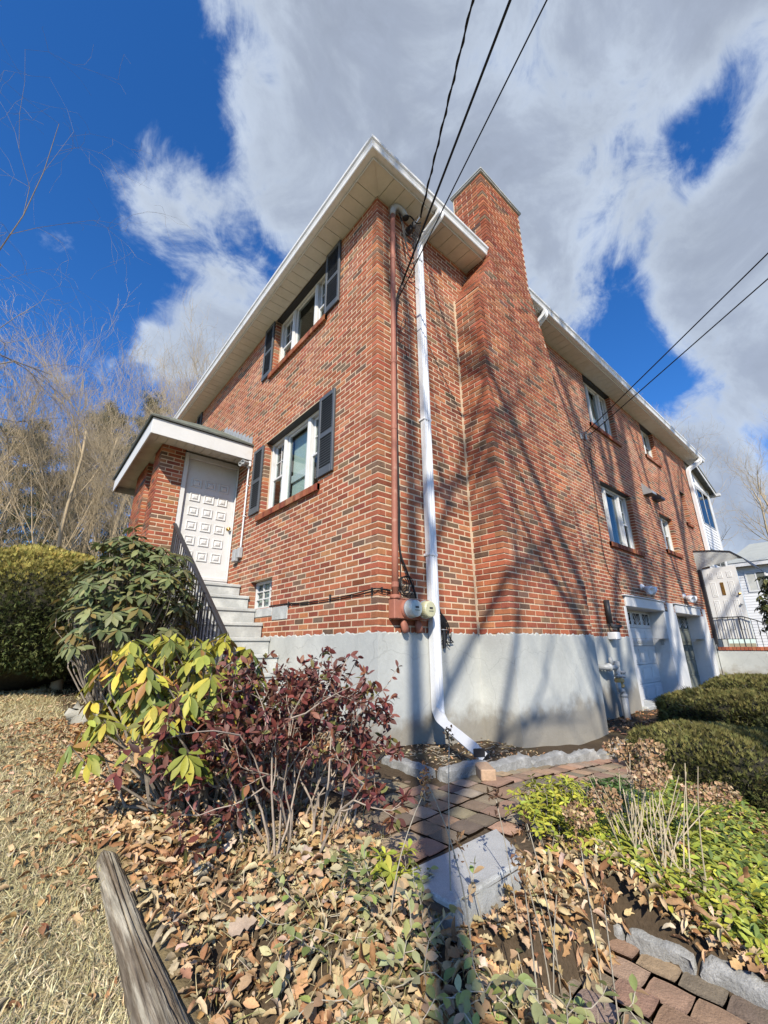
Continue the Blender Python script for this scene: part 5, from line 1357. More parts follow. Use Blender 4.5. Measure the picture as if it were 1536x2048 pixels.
def rhododendron(label, base, center, rad, n_cl, pal, leaf, droop, seed, n_leaf=(7, 11), inner=.35):
    global rng
    keep_rng = rng; rng = np.random.default_rng(seed)
    root = thing('rhododendron', label, 'shrub'); center = np.array(center, float); rad = np.array(rad, float)
    d = unit(n_cl); d[:, 2] = np.abs(d[:, 2]) * 1.0 - .35 * (rng.random(n_cl) < .4)
    d /= np.linalg.norm(d, axis=1)[:, None]
    lump = 1 + .16 * np.sin(5 * d[:, 0] + seed) * np.sin(4 * d[:, 1] + 2) + rng.normal(0, .07, n_cl)
    dep = np.where(rng.random(n_cl) < inner, rng.uniform(.45, .9, n_cl), 1.0)
    tips = center + d * rad * (lump * dep)[:, None]
    tips[:, 2] = np.maximum(tips[:, 2], gz(tips[:, 0], tips[:, 1]) + .12)
    MM, LL, CC = [], [], []
    for t, o in zip(tips, d):
        k = rng.integers(*n_leaf); ang = np.arange(k) * 2 * math.pi / k + rng.uniform(0, 6) + rng.normal(0, .2, k)
        axis0 = o * .55 + np.array([0, 0, .65]); axis0 /= np.linalg.norm(axis0)
        e = np.cross(axis0, [.3, .1, 1]); e /= np.linalg.norm(e); g = np.cross(axis0, e)
        dirs = np.cos(ang)[:, None] * e + np.sin(ang)[:, None] * g
        dr = droop + rng.normal(0, .25, k)
        ax = dirs + axis0 * .18 + np.array([0, 0, -1]) * dr[:, None]
        nn = axis0 + dirs * .35 * np.clip(dr, 0, 2)[:, None] + rng.normal(0, .12, (k, 3))
        F = frames(ax, nn); ln = leaf * rng.uniform(.75, 1.2, k)
        MM.append(F * ln[:, None, None]); LL.append(t + dirs * .008 - axis0 * rng.uniform(0, .03, (k, 1)))
        c = pick(pal, k, .12) * rng.uniform(.85, 1.15); CC.append(c)
    MM, LL, CC = np.concatenate(MM), np.concatenate(LL), np.concatenate(CC)
    tpl = blade(5, .37, .05, .12, 'oval')
    leaf_shrub(root, tpl, MM, LL, np.clip(CC, .004, .9))
    A, C, a, c = limb_net(base, tips, .011, 6, seed, .09)
    b = B(); b.cones(A, C, a, c, 5); b.make('stems', 'bark', root)
    rng = keep_rng
GREEN = [(.16, .185, .075), (.13, .16, .062), (.20, .22, .09), (.15, .17, .075), (.23, .235, .10), (.10, .13, .05)]
YELL = [(.40, .37, .055), (.46, .42, .06), (.28, .30, .055), (.20, .235, .05), (.34, .33, .06), (.15, .19, .045), (.50, .40, .06), (.24, .26, .05), (.36, .19, .06)]
rhododendron('big rhododendron with dull green leaves in front of the stair railing', (-1.7, 2.3, .15), (-1.70, 2.15, 1.12), (.56, .90, .82), 420, GREEN + [(.20, .15, .05)], .125, .45, 3)
rhododendron('rhododendron with drooping yellow-green leaves in front of the clipped yew', (-1.62, -.35, -.06), (-1.76, -.33, .50), (.44, .52, .42), 190, YELL,   .100, .95, 5, (6, 10), .3)

def red_shrub():
    global rng
    keep_rng = rng; rng = np.random.default_rng(21)
    root = thing('dark_red_shrub', 'twiggy shrub with dark red leaves at the house corner beside the brick path', 'shrub')
    base = np.array([-1.37, -.97, -.17]); A, C, R0, R1 = [], [], [], []; leaves = []
    def grow(p, d, ln, r, lv):
        n = 5
        for i in range(n):
            d2 = d + rng.normal(0, .22, 3) + np.array([0, 0, .05]); d2 /= np.linalg.norm(d2)
            q = p + d2 * ln / n
            if q[0] > -.90 - .25 * max(0, q[2] - .45) or q[2] > .80 + .05 * rng.normal(): break
            A.append(p); C.append(q); R0.append(r * (1 - .12 * i)); R1.append(r * (1 - .12 * (i + 1)))
            if lv < 3 and i >= 1 and rng.random() < (.75 if lv < 2 else .5):
                s_ = d2 + unit(1)[0] * .9; s_ /= np.linalg.norm(s_); grow(q, s_, ln * rng.uniform(.32, .52), r * .58, lv + 1)
            if lv >= 1 and rng.random() < (.30 + .2 * lv): leaves.append((q, d2))
            p, d = q, d2
        if lv >= 1:
            for _ in range(rng.integers(1, 4)): leaves.append((p, d))
    for k in range(42):
        a = rng.uniform(0, 2 * math.pi); rr = rng.uniform(0, .22)
        st = base + np.array([rr * 1.3 * math.cos(a), rr * 1.8 * math.sin(a), 0]); st[2] = gz(st[0], st[1]) - .02
        d = np.array([math.cos(a) * rng.uniform(.03, .36), math.sin(a) * rng.uniform(.03, .40), rng.uniform(.8, 1.2)]); d /= np.linalg.norm(d)
        grow(st, d, rng.uniform(.42, .78), .0062, 0)
    b = B(); b.cones(A, C, R0, R1, 4); b.make('twigs', material('pale_twig', (.33, .27, .215), .85, var=.3, vscale=12, fine=.2, spec=.2), root)
    P = np.array([l[0] for l in leaves]); D = np.array([l[1] for l in leaves]); n = len(P)
    reps = 1; 
    ax = D * .5 + unit(n) * .9 + np.array([0, 0, -.15]); F = frames(ax, unit(n) + np.array([0, 0, 1.0])); ln = rng.uniform(.028, .055, n)
    pal = [(.125, .034, .034), (.155, .042, .038), (.095, .03, .03), (.20, .055, .04), (.145, .07, .05), (.085, .035, .028), (.17, .16, .05), (.26, .11, .06), (.17, .075, .06), (.22, .10, .085), (.20, .075, .055)]
    leaf_shrub(root, blade(4, .46, .06, .12, 'oval'), F * ln[:, None, None], P, pick(pal, n, .16))
    rng = keep_rng
    return n
red_shrub()

# ------------------------------------------------------------------ clipped evergreens
def clipped(name, label, center, rad, n, pal, tuft, seed, group=None, top_pal=None, trunk=None, power=2.0, flat=0):
    global rng
    keep_rng = rng; rng = np.random.default_rng(seed); root = thing(name, label, 'shrub' if name != 'clipped_hedge' else 'hedge', group); center = np.array(center, float); rad = np.array(rad, float)
    def surf(d):
        q = np.sum(np.abs(d) ** power, 1) ** (-1 / power)
        lump = 1 + .05 * np.sin(6 * d[:, 0] + seed) * np.sin(7 * d[:, 1]) + .03 * np.sin(13 * d[:, 1] + 9 * d[:, 2])
        return center + d * rad * (q * lump)[:, None]
    nu, nv = 40, 20; V = []; 
    dd = np.array([[math.cos(u) * math.sin(v), math.sin(u) * math.sin(v), math.cos(v)] for v in np.linspace(0, math.pi, nv) for u in np.arange(nu) * 2 * math.pi / nu])
    P = center + (surf(dd) - center) * .90
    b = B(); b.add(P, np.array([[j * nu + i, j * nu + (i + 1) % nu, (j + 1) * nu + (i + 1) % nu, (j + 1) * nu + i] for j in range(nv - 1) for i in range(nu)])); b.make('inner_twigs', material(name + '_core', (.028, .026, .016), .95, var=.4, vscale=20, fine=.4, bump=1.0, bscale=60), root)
    d = unit(n); keep = d[:, 2] > -.75; d = d[keep]; n = len(d)
    L = surf(d); L = center + (L - center) * rng.uniform(.88, 1.015, n)[:, None]
    nrm = d / rad; nrm /= np.linalg.norm(nrm, axis=1)[:, None]
    ax = nrm * 1.0 + unit(n) * .75 + np.array([0, 0, .25])
    # tuft: three short crossing needles
    tv, tf = [], []
    for k, a in enumerate((-.45, 0, .45)):
        q = len(tv); c, s_ = math.cos(a), math.sin(a); w = .10
        tv += [[0, -w * .5, 0], [c * .55 - s_ * .0, s_ * .5 - w, .02 * k], [c, s_ * .9, .05], [c * .55, s_ * .5 + w, -.02 * k]]; tf.append([q, q + 1, q + 2, q + 3])
    F = frames(ax, unit(n)); ln = tuft * rng.uniform(.6, 1.3, n) * np.where(rng.random(n) < .010, 1.8, 1)
    c = pick(pal, n, .2)
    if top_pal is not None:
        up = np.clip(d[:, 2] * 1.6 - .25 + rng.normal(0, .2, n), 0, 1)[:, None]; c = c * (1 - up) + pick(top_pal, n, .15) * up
    q_ = L / tuft; c = c * (1 + .28 * np.sin(q_[:, 0] * .21 + 1.7 * np.sin(q_[:, 1] * .17)) * np.sin(q_[:, 1] * .23 + q_[:, 2] * .3))[:, None]
    hole = (np.sin(q_[:, 0] * .37 + seed) * np.sin(q_[:, 1] * .41) * np.sin(q_[:, 2] * .47 + 1) > .45) & (rng.random(n) < .7) & (d[:, 2] < .55)
    F, ln, L, c = F[~hole], ln[~hole], L[~hole], c[~hole]
    b = B(); b.inst((np.array(tv), [np.array(tf)]), F * ln[:, None, None], L, np.clip(c, .004, .9)); b.make('foliage', 'needle_tint', root, kind='stuff')
    k_ = 220; dd_ = unit(k_); dd_[:, 2] = np.abs(dd_[:, 2]) * .8 - .1; P0_ = center + (surf(dd_) - center) * .86; e_ = dd_ + unit(k_) * .6
    b = B(); b.cones(P0_, P0_ + e_ * tuft * 1.9, np.full(k_, tuft * .055), np.full(k_, tuft * .02), 4); b.make('bare_twigs', 'twig', root, kind='stuff')
    if trunk is not None:
        b = B(); b.tube(trunk, [.09, .075, .06, .05][:len(trunk)], 10); b.make('trunk', 'bark_pale', root, smooth=True)
    rng = keep_rng
BOX = [(.085, .095, .030), (.10, .105, .032), (.07, .08, .026), (.12, .115, .038)]
BTOP = [(.19, .165, .055), (.165, .15, .05), (.145, .14, .045)]
clipped('clipped_yew', 'large rounded clipped yew with sunlit yellow coloured into its top, left of the green rhododendron', (-2.35, 5.0, 1.22), (1.40, 1.5, 1.0), 46000, [(.075, .09, .03), (.06, .075, .026), (.09, .105, .035)], .055, 31, None, [(.42, .34, .09), (.36, .30, .085), (.30, .27, .075)], [(-1.97, 4.75, .1), (-1.98, 4.8, .4), (-2.1, 4.95, .75)], 2.0)  # top palette paints sunlight on the crown into the foliage colour
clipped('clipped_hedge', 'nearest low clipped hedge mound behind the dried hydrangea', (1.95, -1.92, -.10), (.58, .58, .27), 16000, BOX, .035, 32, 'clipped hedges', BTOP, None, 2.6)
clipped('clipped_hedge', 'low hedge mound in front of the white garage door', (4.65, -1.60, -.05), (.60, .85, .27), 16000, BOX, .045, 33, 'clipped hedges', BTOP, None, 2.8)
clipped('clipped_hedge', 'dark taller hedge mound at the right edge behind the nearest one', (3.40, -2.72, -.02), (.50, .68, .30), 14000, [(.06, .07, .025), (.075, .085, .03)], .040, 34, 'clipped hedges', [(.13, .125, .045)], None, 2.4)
clipped('clipped_hedge', 'farthest low hedge mound below the concrete landing wall', (7.5, -1.95, -.02), (.85, 1.35, .30), 18000, BOX, .055, 35, 'clipped hedges', BTOP, None, 2.8)
rhododendron('bushy evergreen shrub beside the white side door at the right edge', (13.6, -2.0, -.15), (13.6, -1.95, 1.45), (1.15, 1.1, 1.45), 520, [(.10, .115, .04), (.13, .135, .05), (.16, .15, .055), (.08, .095, .035)], .17, .7, 8)

# ------------------------------------------------------------------ bare trees
def tree_segments(seed, base, h, r, lean=(0, 0), taper=.62, tw=1.0, levels=4, spread=.55, first=.28, up=.10, nb=(7, 5, 4, 3), droop=0.0, wig=.10):
    r_ = np.random.default_rng(seed); S = [[], [], [], [], []]; trunkP, trunkR = [], []
    def grow(p, d, ln, rad, lv):
        n = (9, 6, 5, 4, 3)[lv]; rr = rad
        pts = [p]
        for i in range(n):
            d = d + r_.normal(0, wig * (1 + .5 * lv) * (tw if lv == 0 else 1), 3) + np.array([0, 0, up if lv else .02]) - np.array([0, 0, droop * lv * .12]); d = d / np.linalg.norm(d)
            q = p + d * ln / n; r1 = rad * (1 - (taper if lv == 0 else .78) * (i + 1) / n)
            if lv == 0: trunkP.append(p); trunkR.append(rr)
            else: S[0].append(p); S[1].append(q); S[2].append(rr); S[3].append(max(r1, .0045)); 
            f = (i + 1) / n
            if lv < levels and (lv > 0 or f > first):
                m_ = nb[lv] * (1.0 if lv else .55) / n * (1.6 if lv == 0 else 1.25)
                for _ in range(int(m_) + (r_.random() < m_ % 1)):
                    a = r_.uniform(0, 6.283); e = np.cross(d, [.2, .3, 1 if abs(d[2]) < .9 else 0]); e /= np.linalg.norm(e); g = np.cross(d, e)
                    sp = spread * r_.uniform(.7, 1.3); s_ = d * math.cos(sp) + (e * math.cos(a) + g * math.sin(a)) * math.sin(sp)
                    grow(q, s_, ln * r_.uniform(.38, .62) * (1.15 - .45 * f if lv == 0 else 1), max(r1 * r_.uniform(.45, .7), .004), lv + 1)
            p, rr = q, r1
        if lv == 0: trunkP.append(p); trunkR.append(rr)
    d0 = np.array([lean[0], lean[1], 1.0]); d0 /= np.linalg.norm(d0)
    grow(np.array(base, float), d0, h, r, 0)
    return S, trunkP, trunkR
def bare_tree(label, seed, base, h, r, group=None, mat='bark_pale', thin=1.0, **k):
    root = thing('bare_tree', label, 'tree', group)
    S, P, R = tree_segments(seed, base, h, r, **k)
    b = B(); b.tube(P, R, 10); b.make('trunk', mat, root, smooth=True)
    b = B(); b.cones(S[0], S[1], np.array(S[2]) * thin, np.array(S[3]) * thin, 4); b.make('crown', mat, root)
    return len(S[0])
def pine(label, seed, base, h, rad, pal, group=None, z0=.25, n_br=120, tip=.9):
    r_ = np.random.default_rng(seed); root = thing('pine_tree', label, 'tree', group); base = np.array(base, float)
    P = [base + [r_.normal(0, .05), r_.normal(0, .05), h * f] for f in np.linspace(0, 1, 9)]
    b = B(); b.tube(P, np.linspace(.24, .03, 9) * h / 14, 9); b.make('trunk', 'bark', root, smooth=True)
    A, C, R0, R1, N, ND = [], [], [], [], [], []
    for k in range(n_br):
        f = z0 + (1 - z0) * (k + r_.random()) / n_br; L_ = rad * (1.15 - f) ** .75 * r_.uniform(.55, 1.15)
        a = r_.uniform(0, 6.283); d = np.array([math.cos(a), math.sin(a), r_.uniform(-.05, .35)]); p = base + [0, 0, h * f]; prev = p
        for i in range(5):
            d = d + r_.normal(0, .12, 3) + [0, 0, .03]; d /= np.linalg.norm(d); q = prev + d * L_ / 5; A.append(prev); C.append(q); R0.append(.035 * (1 - i / 6)); R1.append(.035 * (1 - (i + 1) / 6))
            if i >= 1:
                for _ in range(7): N.append(q + r_.normal(0, .16, 3) * L_ ** .5 * [1, 1, .5]); ND.append(d)
            prev = q
    b = B(); b.cones(A, C, R0, R1, 4); b.make('branches', 'bark', root)
    N = np.array(N); ND = np.array(ND); n = len(N)
    # sprays of needles
    tv, tf = [], []
    for k in range(9):
        a = k * .698 + .3; el = .4 + .5 * (k % 3); dv = np.array([math.cos(el), math.sin(el) * math.cos(a), math.sin(el) * math.sin(a)]); e = np.cross(dv, [.1, .2, 1]); e /= np.linalg.norm(e); q = len(tv)
        tv += [e * -.022, dv * .55 + e * .0 - e * .03, dv, dv * .55 + e * .03]; tf.append([q, q + 1, q + 2, q + 3])
    F = frames(ND + r_.normal(0, .5, (n, 3)) + [0, 0, .3], r_.normal(0, 1, (n, 3))); s_ = r_.uniform(.22, .42, n)
    c = np.array(pal)[r_.integers(0, len(pal), n)] * r_.uniform(.7, 1.3, (n, 1))
    b = B(); b.inst((np.array(tv), [np.array(tf)]), F * s_[:, None, None], N, c); b.make('needles', 'needle_tint', root, kind='stuff')
def build_trees():
    g = 'bare trees beyond the lawn'
    T = [('bare tree with pale trunk, tallest behind the entry roof', 1, (1.2, 17.5), 14.5, .20), ('bare tree rising behind the clipped yew, two from the entry', 2, (-.2, 15.5), 14.0, .19),
         ('slim bare tree just left of the entry wall', 3, (.35, 13.5), 11.5, .13), ('bare tree with forked crown behind the yew top', 4, (-1.2, 17.2), 13.5, .17),
         ('bare tree in the middle of the row behind the yew', 5, (-1.9, 14.6), 12.0, .15), ('thin bare tree above the left end of the yew', 6, (-2.7, 16.4), 12.0, .15),
         ('bare tree half hidden behind the eaves', 7, (3.4, 20.5), 16.5, .2), ('bare tree standing far back between the pines', 8, (1.9, 23.5), 17.5, .22), ('bare tree cut by the left edge, low', 9, (-3.6, 15.0), 12.5, .17),
         ('bare tree behind the entry roof ridge', 10, (2.4, 18.2), 15.0, .17)]
    for lab, sd, (x, y), h, r in T:
        bare_tree(lab, sd, (x, y, .2), h * .66, r * .62, g, 'bark_pale', levels=4, spread=.45, first=.22, up=.08, nb=(14, 7, 5, 4), thin=.62, wig=.06)
    pal = [(.060, .080, .035), (.070, .090, .035), (.11, .105, .042), (.05, .07, .032)]
    palb = [(.19, .155, .06), (.15, .135, .055), (.11, .115, .045)]
    pine('dark pine behind the bare trees, left of the entry', 11, (-.9, 22, .2), 13.0, 3.2, pal, 'pines beyond the lawn'); pine('olive pine behind the middle of the row of bare trees', 12, (1.7, 26, .2), 16.5, 3.6, palb + pal, 'pines beyond the lawn')
    pine('pine with browned crown near the eaves', 13, (4.6, 25, .2), 17.0, 3.2, palb, 'pines beyond the lawn'); pine('pine at the left edge above the yew', 14, (-3.9, 21, .2), 10.5, 3.2, pal, 'pines beyond the lawn')
    pine('low pine filling the gap behind the yew', 15, (-2.4, 25, .2), 9.5, 3.4, pal, 'pines beyond the lawn', .08)
    # the tree whose hanging twigs come in at the upper left
    bare_tree('tall birch-like tree with hanging twigs coming in at the upper left edge', 16, (-5.2, 9.2, .2), 13.5, .15, None, 'bark', levels=4, spread=.75, first=.45, up=.0, nb=(13, 6, 5, 4), droop=.75, wig=.12, thin=.5)
    g2 = 'bare trees beyond the side entrance'
    bare_tree('bare tree above the neighbour house roof at the right edge', 17, (37.5, 2.0, 0), 12.5, .22, g2, 'bark_pale', levels=4, spread=.6, first=.25, nb=(10, 6, 5, 3)); bare_tree('bare tree between the sunroom and the neighbour house', 18, (33.0, 4.2, 0), 12.0, .17, g2, 'bark_pale', levels=4, spread=.55, first=.25, nb=(10, 6, 5, 3))
    bare_tree('thin bare tree just behind the sunroom roof', 19, (27.0, 3.3, 0), 9.8, .10, g2, 'bark_pale', levels=4, spread=.5, first=.3, nb=(9, 6, 5, 3))
    # trees across the street, behind the viewer, whose shadows cross the walls
    g3 = 'trees behind the viewer shading the house'
    def sh(xw, back): return (xw - .678 * back, -.735 * back, -.2)
    bare_tree('straight bare tree behind the viewer shading the house corner', 41, sh(.47, 8.6), 11.5, .078, g3, 'bark', taper=.2, tw=.10, levels=3, spread=.42, first=.40, nb=(11, 6, 4, 3), wig=.05, thin=1.4)
    bare_tree('leaning bare tree behind the viewer shading the chimney', 42, sh(3.3, 11.5), 15.0, .20, g3, 'bark', lean=(-.30, .0), levels=3, spread=.42, first=.30, nb=(9, 6, 4, 3), thin=1.7)
    bare_tree('wide bare tree behind the viewer shading the garage wall', 43, sh(7.2, 13.0), 17.0, .32, g3, 'bark', levels=3, spread=.45, first=.30, nb=(13, 6, 4, 3), thin=1.9)
    bare_tree('far bare tree behind the viewer shading the end of the wall', 44, sh(10.8, 14.5), 18.0, .34, g3, 'bark', lean=(-.08, 0), levels=3, spread=.42, first=.25, nb=(13, 6, 4, 3), thin=1.8)
build_trees()

# ------------------------------------------------------------------ ground cover and litter
def scatter(n, x0, x1, y0, y1, ok=None):
    P = np.stack([rng.uniform(x0, x1, n), rng.uniform(y0, y1, n)], 1)
    return P if ok is None else P[ok(P[:, 0], P[:, 1])]
def fallen(name, P, size, pal, tpl, mat='dry', lift=.012, tilt=.45, keep_out=0, **props):
    n = len(P); z = gz(P[:, 0], P[:, 1]) + gnoise(P[:, 0], P[:, 1]) + lift * rng.uniform(.2, 2.2, n)
    L = np.stack([P[:, 0], P[:, 1], z], 1)
    nr = unit(n) * tilt + [0, 0, 1]; ax = unit(n); ax[:, 2] *= .25
    F = frames(ax, nr); ln = size * rng.uniform(.6, 1.3, n)
    return F * ln[:, None, None], L, pick(pal, n, .18)
DRY = [(.50, .33, .17), (.42, .26, .13), (.56, .41, .24), (.32, .17, .08), (.60, .46, .28), (.46, .27, .135), (.52, .37, .21)]
TAN = [(.52, .42, .27), (.46, .36, .22), (.56, .47, .33), (.50, .38, .22)]
def build_litter():
    oak = blade(8, .60, .13, .22, 'oak'); ov = blade(4, .5, .14, .18, 'oval'); cu = blade(6, .52, .30, .55, 'oval'); cu[0][:, 1] *= .85 + .3 * np.sin(cu[0][:, 0] * 9)
    lawn_ok = lambda x, y: x < -2.0 + .25 * np.sin(y * 3) * .3
    b = B()
    offlog = lambda x, y: ~((x > -2.125) & (x < -2.005) & (y < -.5))
    Pb = scatter(7600, -2.05, -.95, -2.7, .9, lambda x, y: ~((x > -1.27) & (y < -1.55)) & ~((x > -1.2) & (y > -1.66) & (y < -.9)) & ((x < -1.15) | (y < -1.9) | (y > -.4)) & offlog(x, y))
    a, l, c = fallen('x', Pb[:1300], .052, DRY, oak, tilt=.7, lift=.02); b.inst(oak, a, l, c); a, l, c = fallen('x', Pb[1300:3200], .044, DRY, ov, tilt=.95, lift=.02); b.inst(ov, a, l, c); a, l, c = fallen('x', Pb[3200:], .047, DRY + TAN, cu, tilt=1.1, lift=.025); b.inst(cu, a, l, c)
    # drift of leaves along the edge of the lawn
    n = 6200; y = rng.uniform(-1.0, 2.6, n); x = -1.72 - np.abs(rng.normal(0, .28 + .05 * np.clip(y, 0, 3), n)) + .1
    P = np.stack([x, y], 1); P = P[offlog(x, y)]; h_ = len(P) // 2; a, l, c = fallen('x', P[:h_], .046, [(.44, .27, .13), (.58, .42, .24), (.40, .22, .10)], cu, tilt=.9); b.inst(cu, a, l, c); P = P[h_:]; a, l, c = fallen('x', P, .045, [(.44, .27, .13), (.50, .33, .17), (.37, .20, .095), (.55, .40, .24), (.33, .16, .08)], ov, tilt=.4); b.inst(ov, a, l, c)
    P = scatter(1100, -4.5, -2.0, -2.2, 4.5, lambda x, y: offlog(x, y) & (rng.random(len(x)) < .35 + .6 * (x > -2.6))); a, l, c = fallen('x', P, .040, DRY, cu, tilt=.6); b.inst(cu, a, l, c)
    P = scatter(1500, -1.28, -.45, -2.75, -1.92, lambda x, y: rng.random(len(x)) < .05 + .9 * (y > -2.06 - .3 * (x < -.95))); a, l, c = fallen('x', P, .055, DRY, oak); b.inst(oak, a, l, c)
    P = scatter(9000, -.42, 2.0, -3.6, -1.75); a, l, c = fallen('x', P, .055, DRY, oak); b.inst(oak, a, l, c)
    P = scatter(1500, -.80, .05, -2.45, -1.86, lambda x, y: (x > -.46) | (y > -2.12)); a, l, c = fallen('x', P, .052, DRY + TAN, cu, tilt=.9, lift=.03); b.inst(cu, a, l, c)
    P = scatter(1500, -.44, .1, -2.75, -1.9); a, l, c = fallen('x', P, .05, DRY, oak, tilt=.6); b.inst(oak, a, l, c)
    P = scatter(900, 3.5, 7.5, -1.2, -.05); a, l, c = fallen('x', P, .06, [(.46, .25, .13), (.40, .20, .10), (.54, .33, .19)], ov); b.inst(ov, a, l, c)
    P = scatter(420, -.2, 1.5, -.92, -.03); a, l, c = fallen('x', P, .028, TAN + DRY, ov); b.inst(ov, a, l, c)
    P = scatter(1600, -1.35, -.04, -.40, 1.6, lambda x, y: (x < -.33) | (y > -.05)); a, l, c = fallen('x', P, .045, DRY, cu, tilt=.8); b.inst(cu, a, l, c)
    P = scatter(500, -2.6, -.6, 3.0, 6.2); a, l, c = fallen('x', P, .05, DRY, ov); b.inst(ov, a, l, c)
    b.make('fallen_leaves', 'dry_tint', smooth=True, kind='stuff')
    # the largest dry oak leaves of the bed lie singly
    lab = 'curled tan oak leaf lying on top of the leafy bed by the timber'
    P = scatter(190, -1.92, -1.12, -2.3, -.9, lambda x, y: ~((x > -1.3) & (y < -1.5) & (y > -1.95))); a, l, c = fallen('x', P, .070, TAN, oak, lift=.03, tilt=.7)
    me = tpl_mesh('oak_leaf', oak, 'dry_obj')
    for p in me.polygons: p.use_smooth = True
    for i in range(len(P)):
        o = link('oak_leaf', me, None, label=lab, category='leaf', group='dry oak leaves on the bed'); o.matrix_basis = mat4(a[i], l[i]); o.color = (*c[i], 1)
    lab = 'russet dry leaf lying on the pale winter lawn left of the timber'
    P = scatter(26, -2.75, -2.19, -1.75, .2); a, l, c = fallen('x', P, .06, [(.33, .15, .07), (.40, .22, .10), (.45, .29, .15)], oak, lift=.012, tilt=.3)
    for i in range(len(P)):
        o = link('oak_leaf', me, None, label=lab, category='leaf', group='dry leaves on the lawn'); o.matrix_basis = mat4(a[i], l[i]); o.color = (*c[i], 1)
build_litter()
def build_grass():
    # winter lawn: short, matted straw-coloured blades
    tv = np.array([[0, -.05, 0], [0, .05, 0], [.5, .045, .20], [.5, -.045, .20], [1, 0, .16]]); tf = [np.array([[0, 1, 2, 3]]), np.array([[3, 2, 4]])]
    n = 230000; u = rng.random(n) ** 1.9; y = -2.3 + u * 9.5; x = -2.02 - rng.random(n) * (1.0 + .62 * (y + 3)) ; x = np.where((rng.random(n) < .15) & (y > -.3), x + .25, x); x = np.where((x > -2.10) & (y < -.5), x - .10, x)
    P = np.stack([x, y], 1)[x > -6.5]; n = len(P)
    z = gz(P[:, 0], P[:, 1]) + gnoise(P[:, 0], P[:, 1]); L = np.stack([P[:, 0], P[:, 1], z], 1)
    ax = unit(n); ax[:, 2] = np.abs(ax[:, 2]) * .5 + .05; F = frames(ax, unit(n) * .5 + [0, 0, 1]); s = rng.uniform(.018, .05, n) * (1 + .12 * np.clip(P[:, 1], 0, 6))
    F = F * s[:, None, None]; F[:, :, 1] *= .8
    pal = [(.60, .51, .28), (.67, .57, .33), (.52, .43, .22), (.72, .63, .40), (.40, .34, .19), (.50, .44, .27)]
    c = pick(pal, n, .15); gm = (np.sin(P[:, 0] * 4 + 1.3) * np.sin(P[:, 1] * 3.1) > .35)[:, None] * rng.random((n, 1)) ** .7
    c = c * (1 - .5 * gm) + np.array([.40, .37, .17]) * .5 * gm
    b = B(); b.inst((tv, tf), F, L, c); b.make('grass', 'dry_tint', kind='stuff')
build_grass()
def rosettes(P, zs, k, leaf, pal, tilt=.35, h=.0, seed=0, shape='obovate', w=.42):
    """whorls of leaves on short stems"""
    MM, LL, CC, A, C = [], [], [], [], []; tpl = blade(4, w, .07, .10, shape)
    for i in range(len(P)):
        kk = rng.integers(max(k - 2, 3), k + 2); up = np.array([rng.normal(0, tilt), rng.normal(0, tilt), 1.0]); up /= np.linalg.norm(up)
        t = np.array([P[i, 0], P[i, 1], zs[i]]); hh = h * rng.uniform(.6, 1.3); top = t + up * hh + [0, 0, 0]
        e = np.cross(up, [.3, .9, .1]); e /= np.linalg.norm(e); g = np.cross(up, e)
        a = np.arange(kk) * 2 * math.pi / kk + rng.uniform(0, 6)
        d = np.cos(a)[:, None] * e + np.sin(a)[:, None] * g
        MM.append(frames(d + up * rng.uniform(-.25, .55, (kk, 1)), up + d * .2 + rng.normal(0, .12, (kk, 3))) * (leaf * rng.uniform(.7, 1.25, kk))[:, None, None]); LL.append(np.repeat(top[None], kk, 0)); CC.append(pick(pal, kk, .12) * rng.uniform(.8, 1.2))
        A.append(t - [0, 0, .02]); C.append(top)
    return tpl, np.concatenate(MM), np.concatenate(LL), np.clip(np.concatenate(CC), .004, .9), A, C
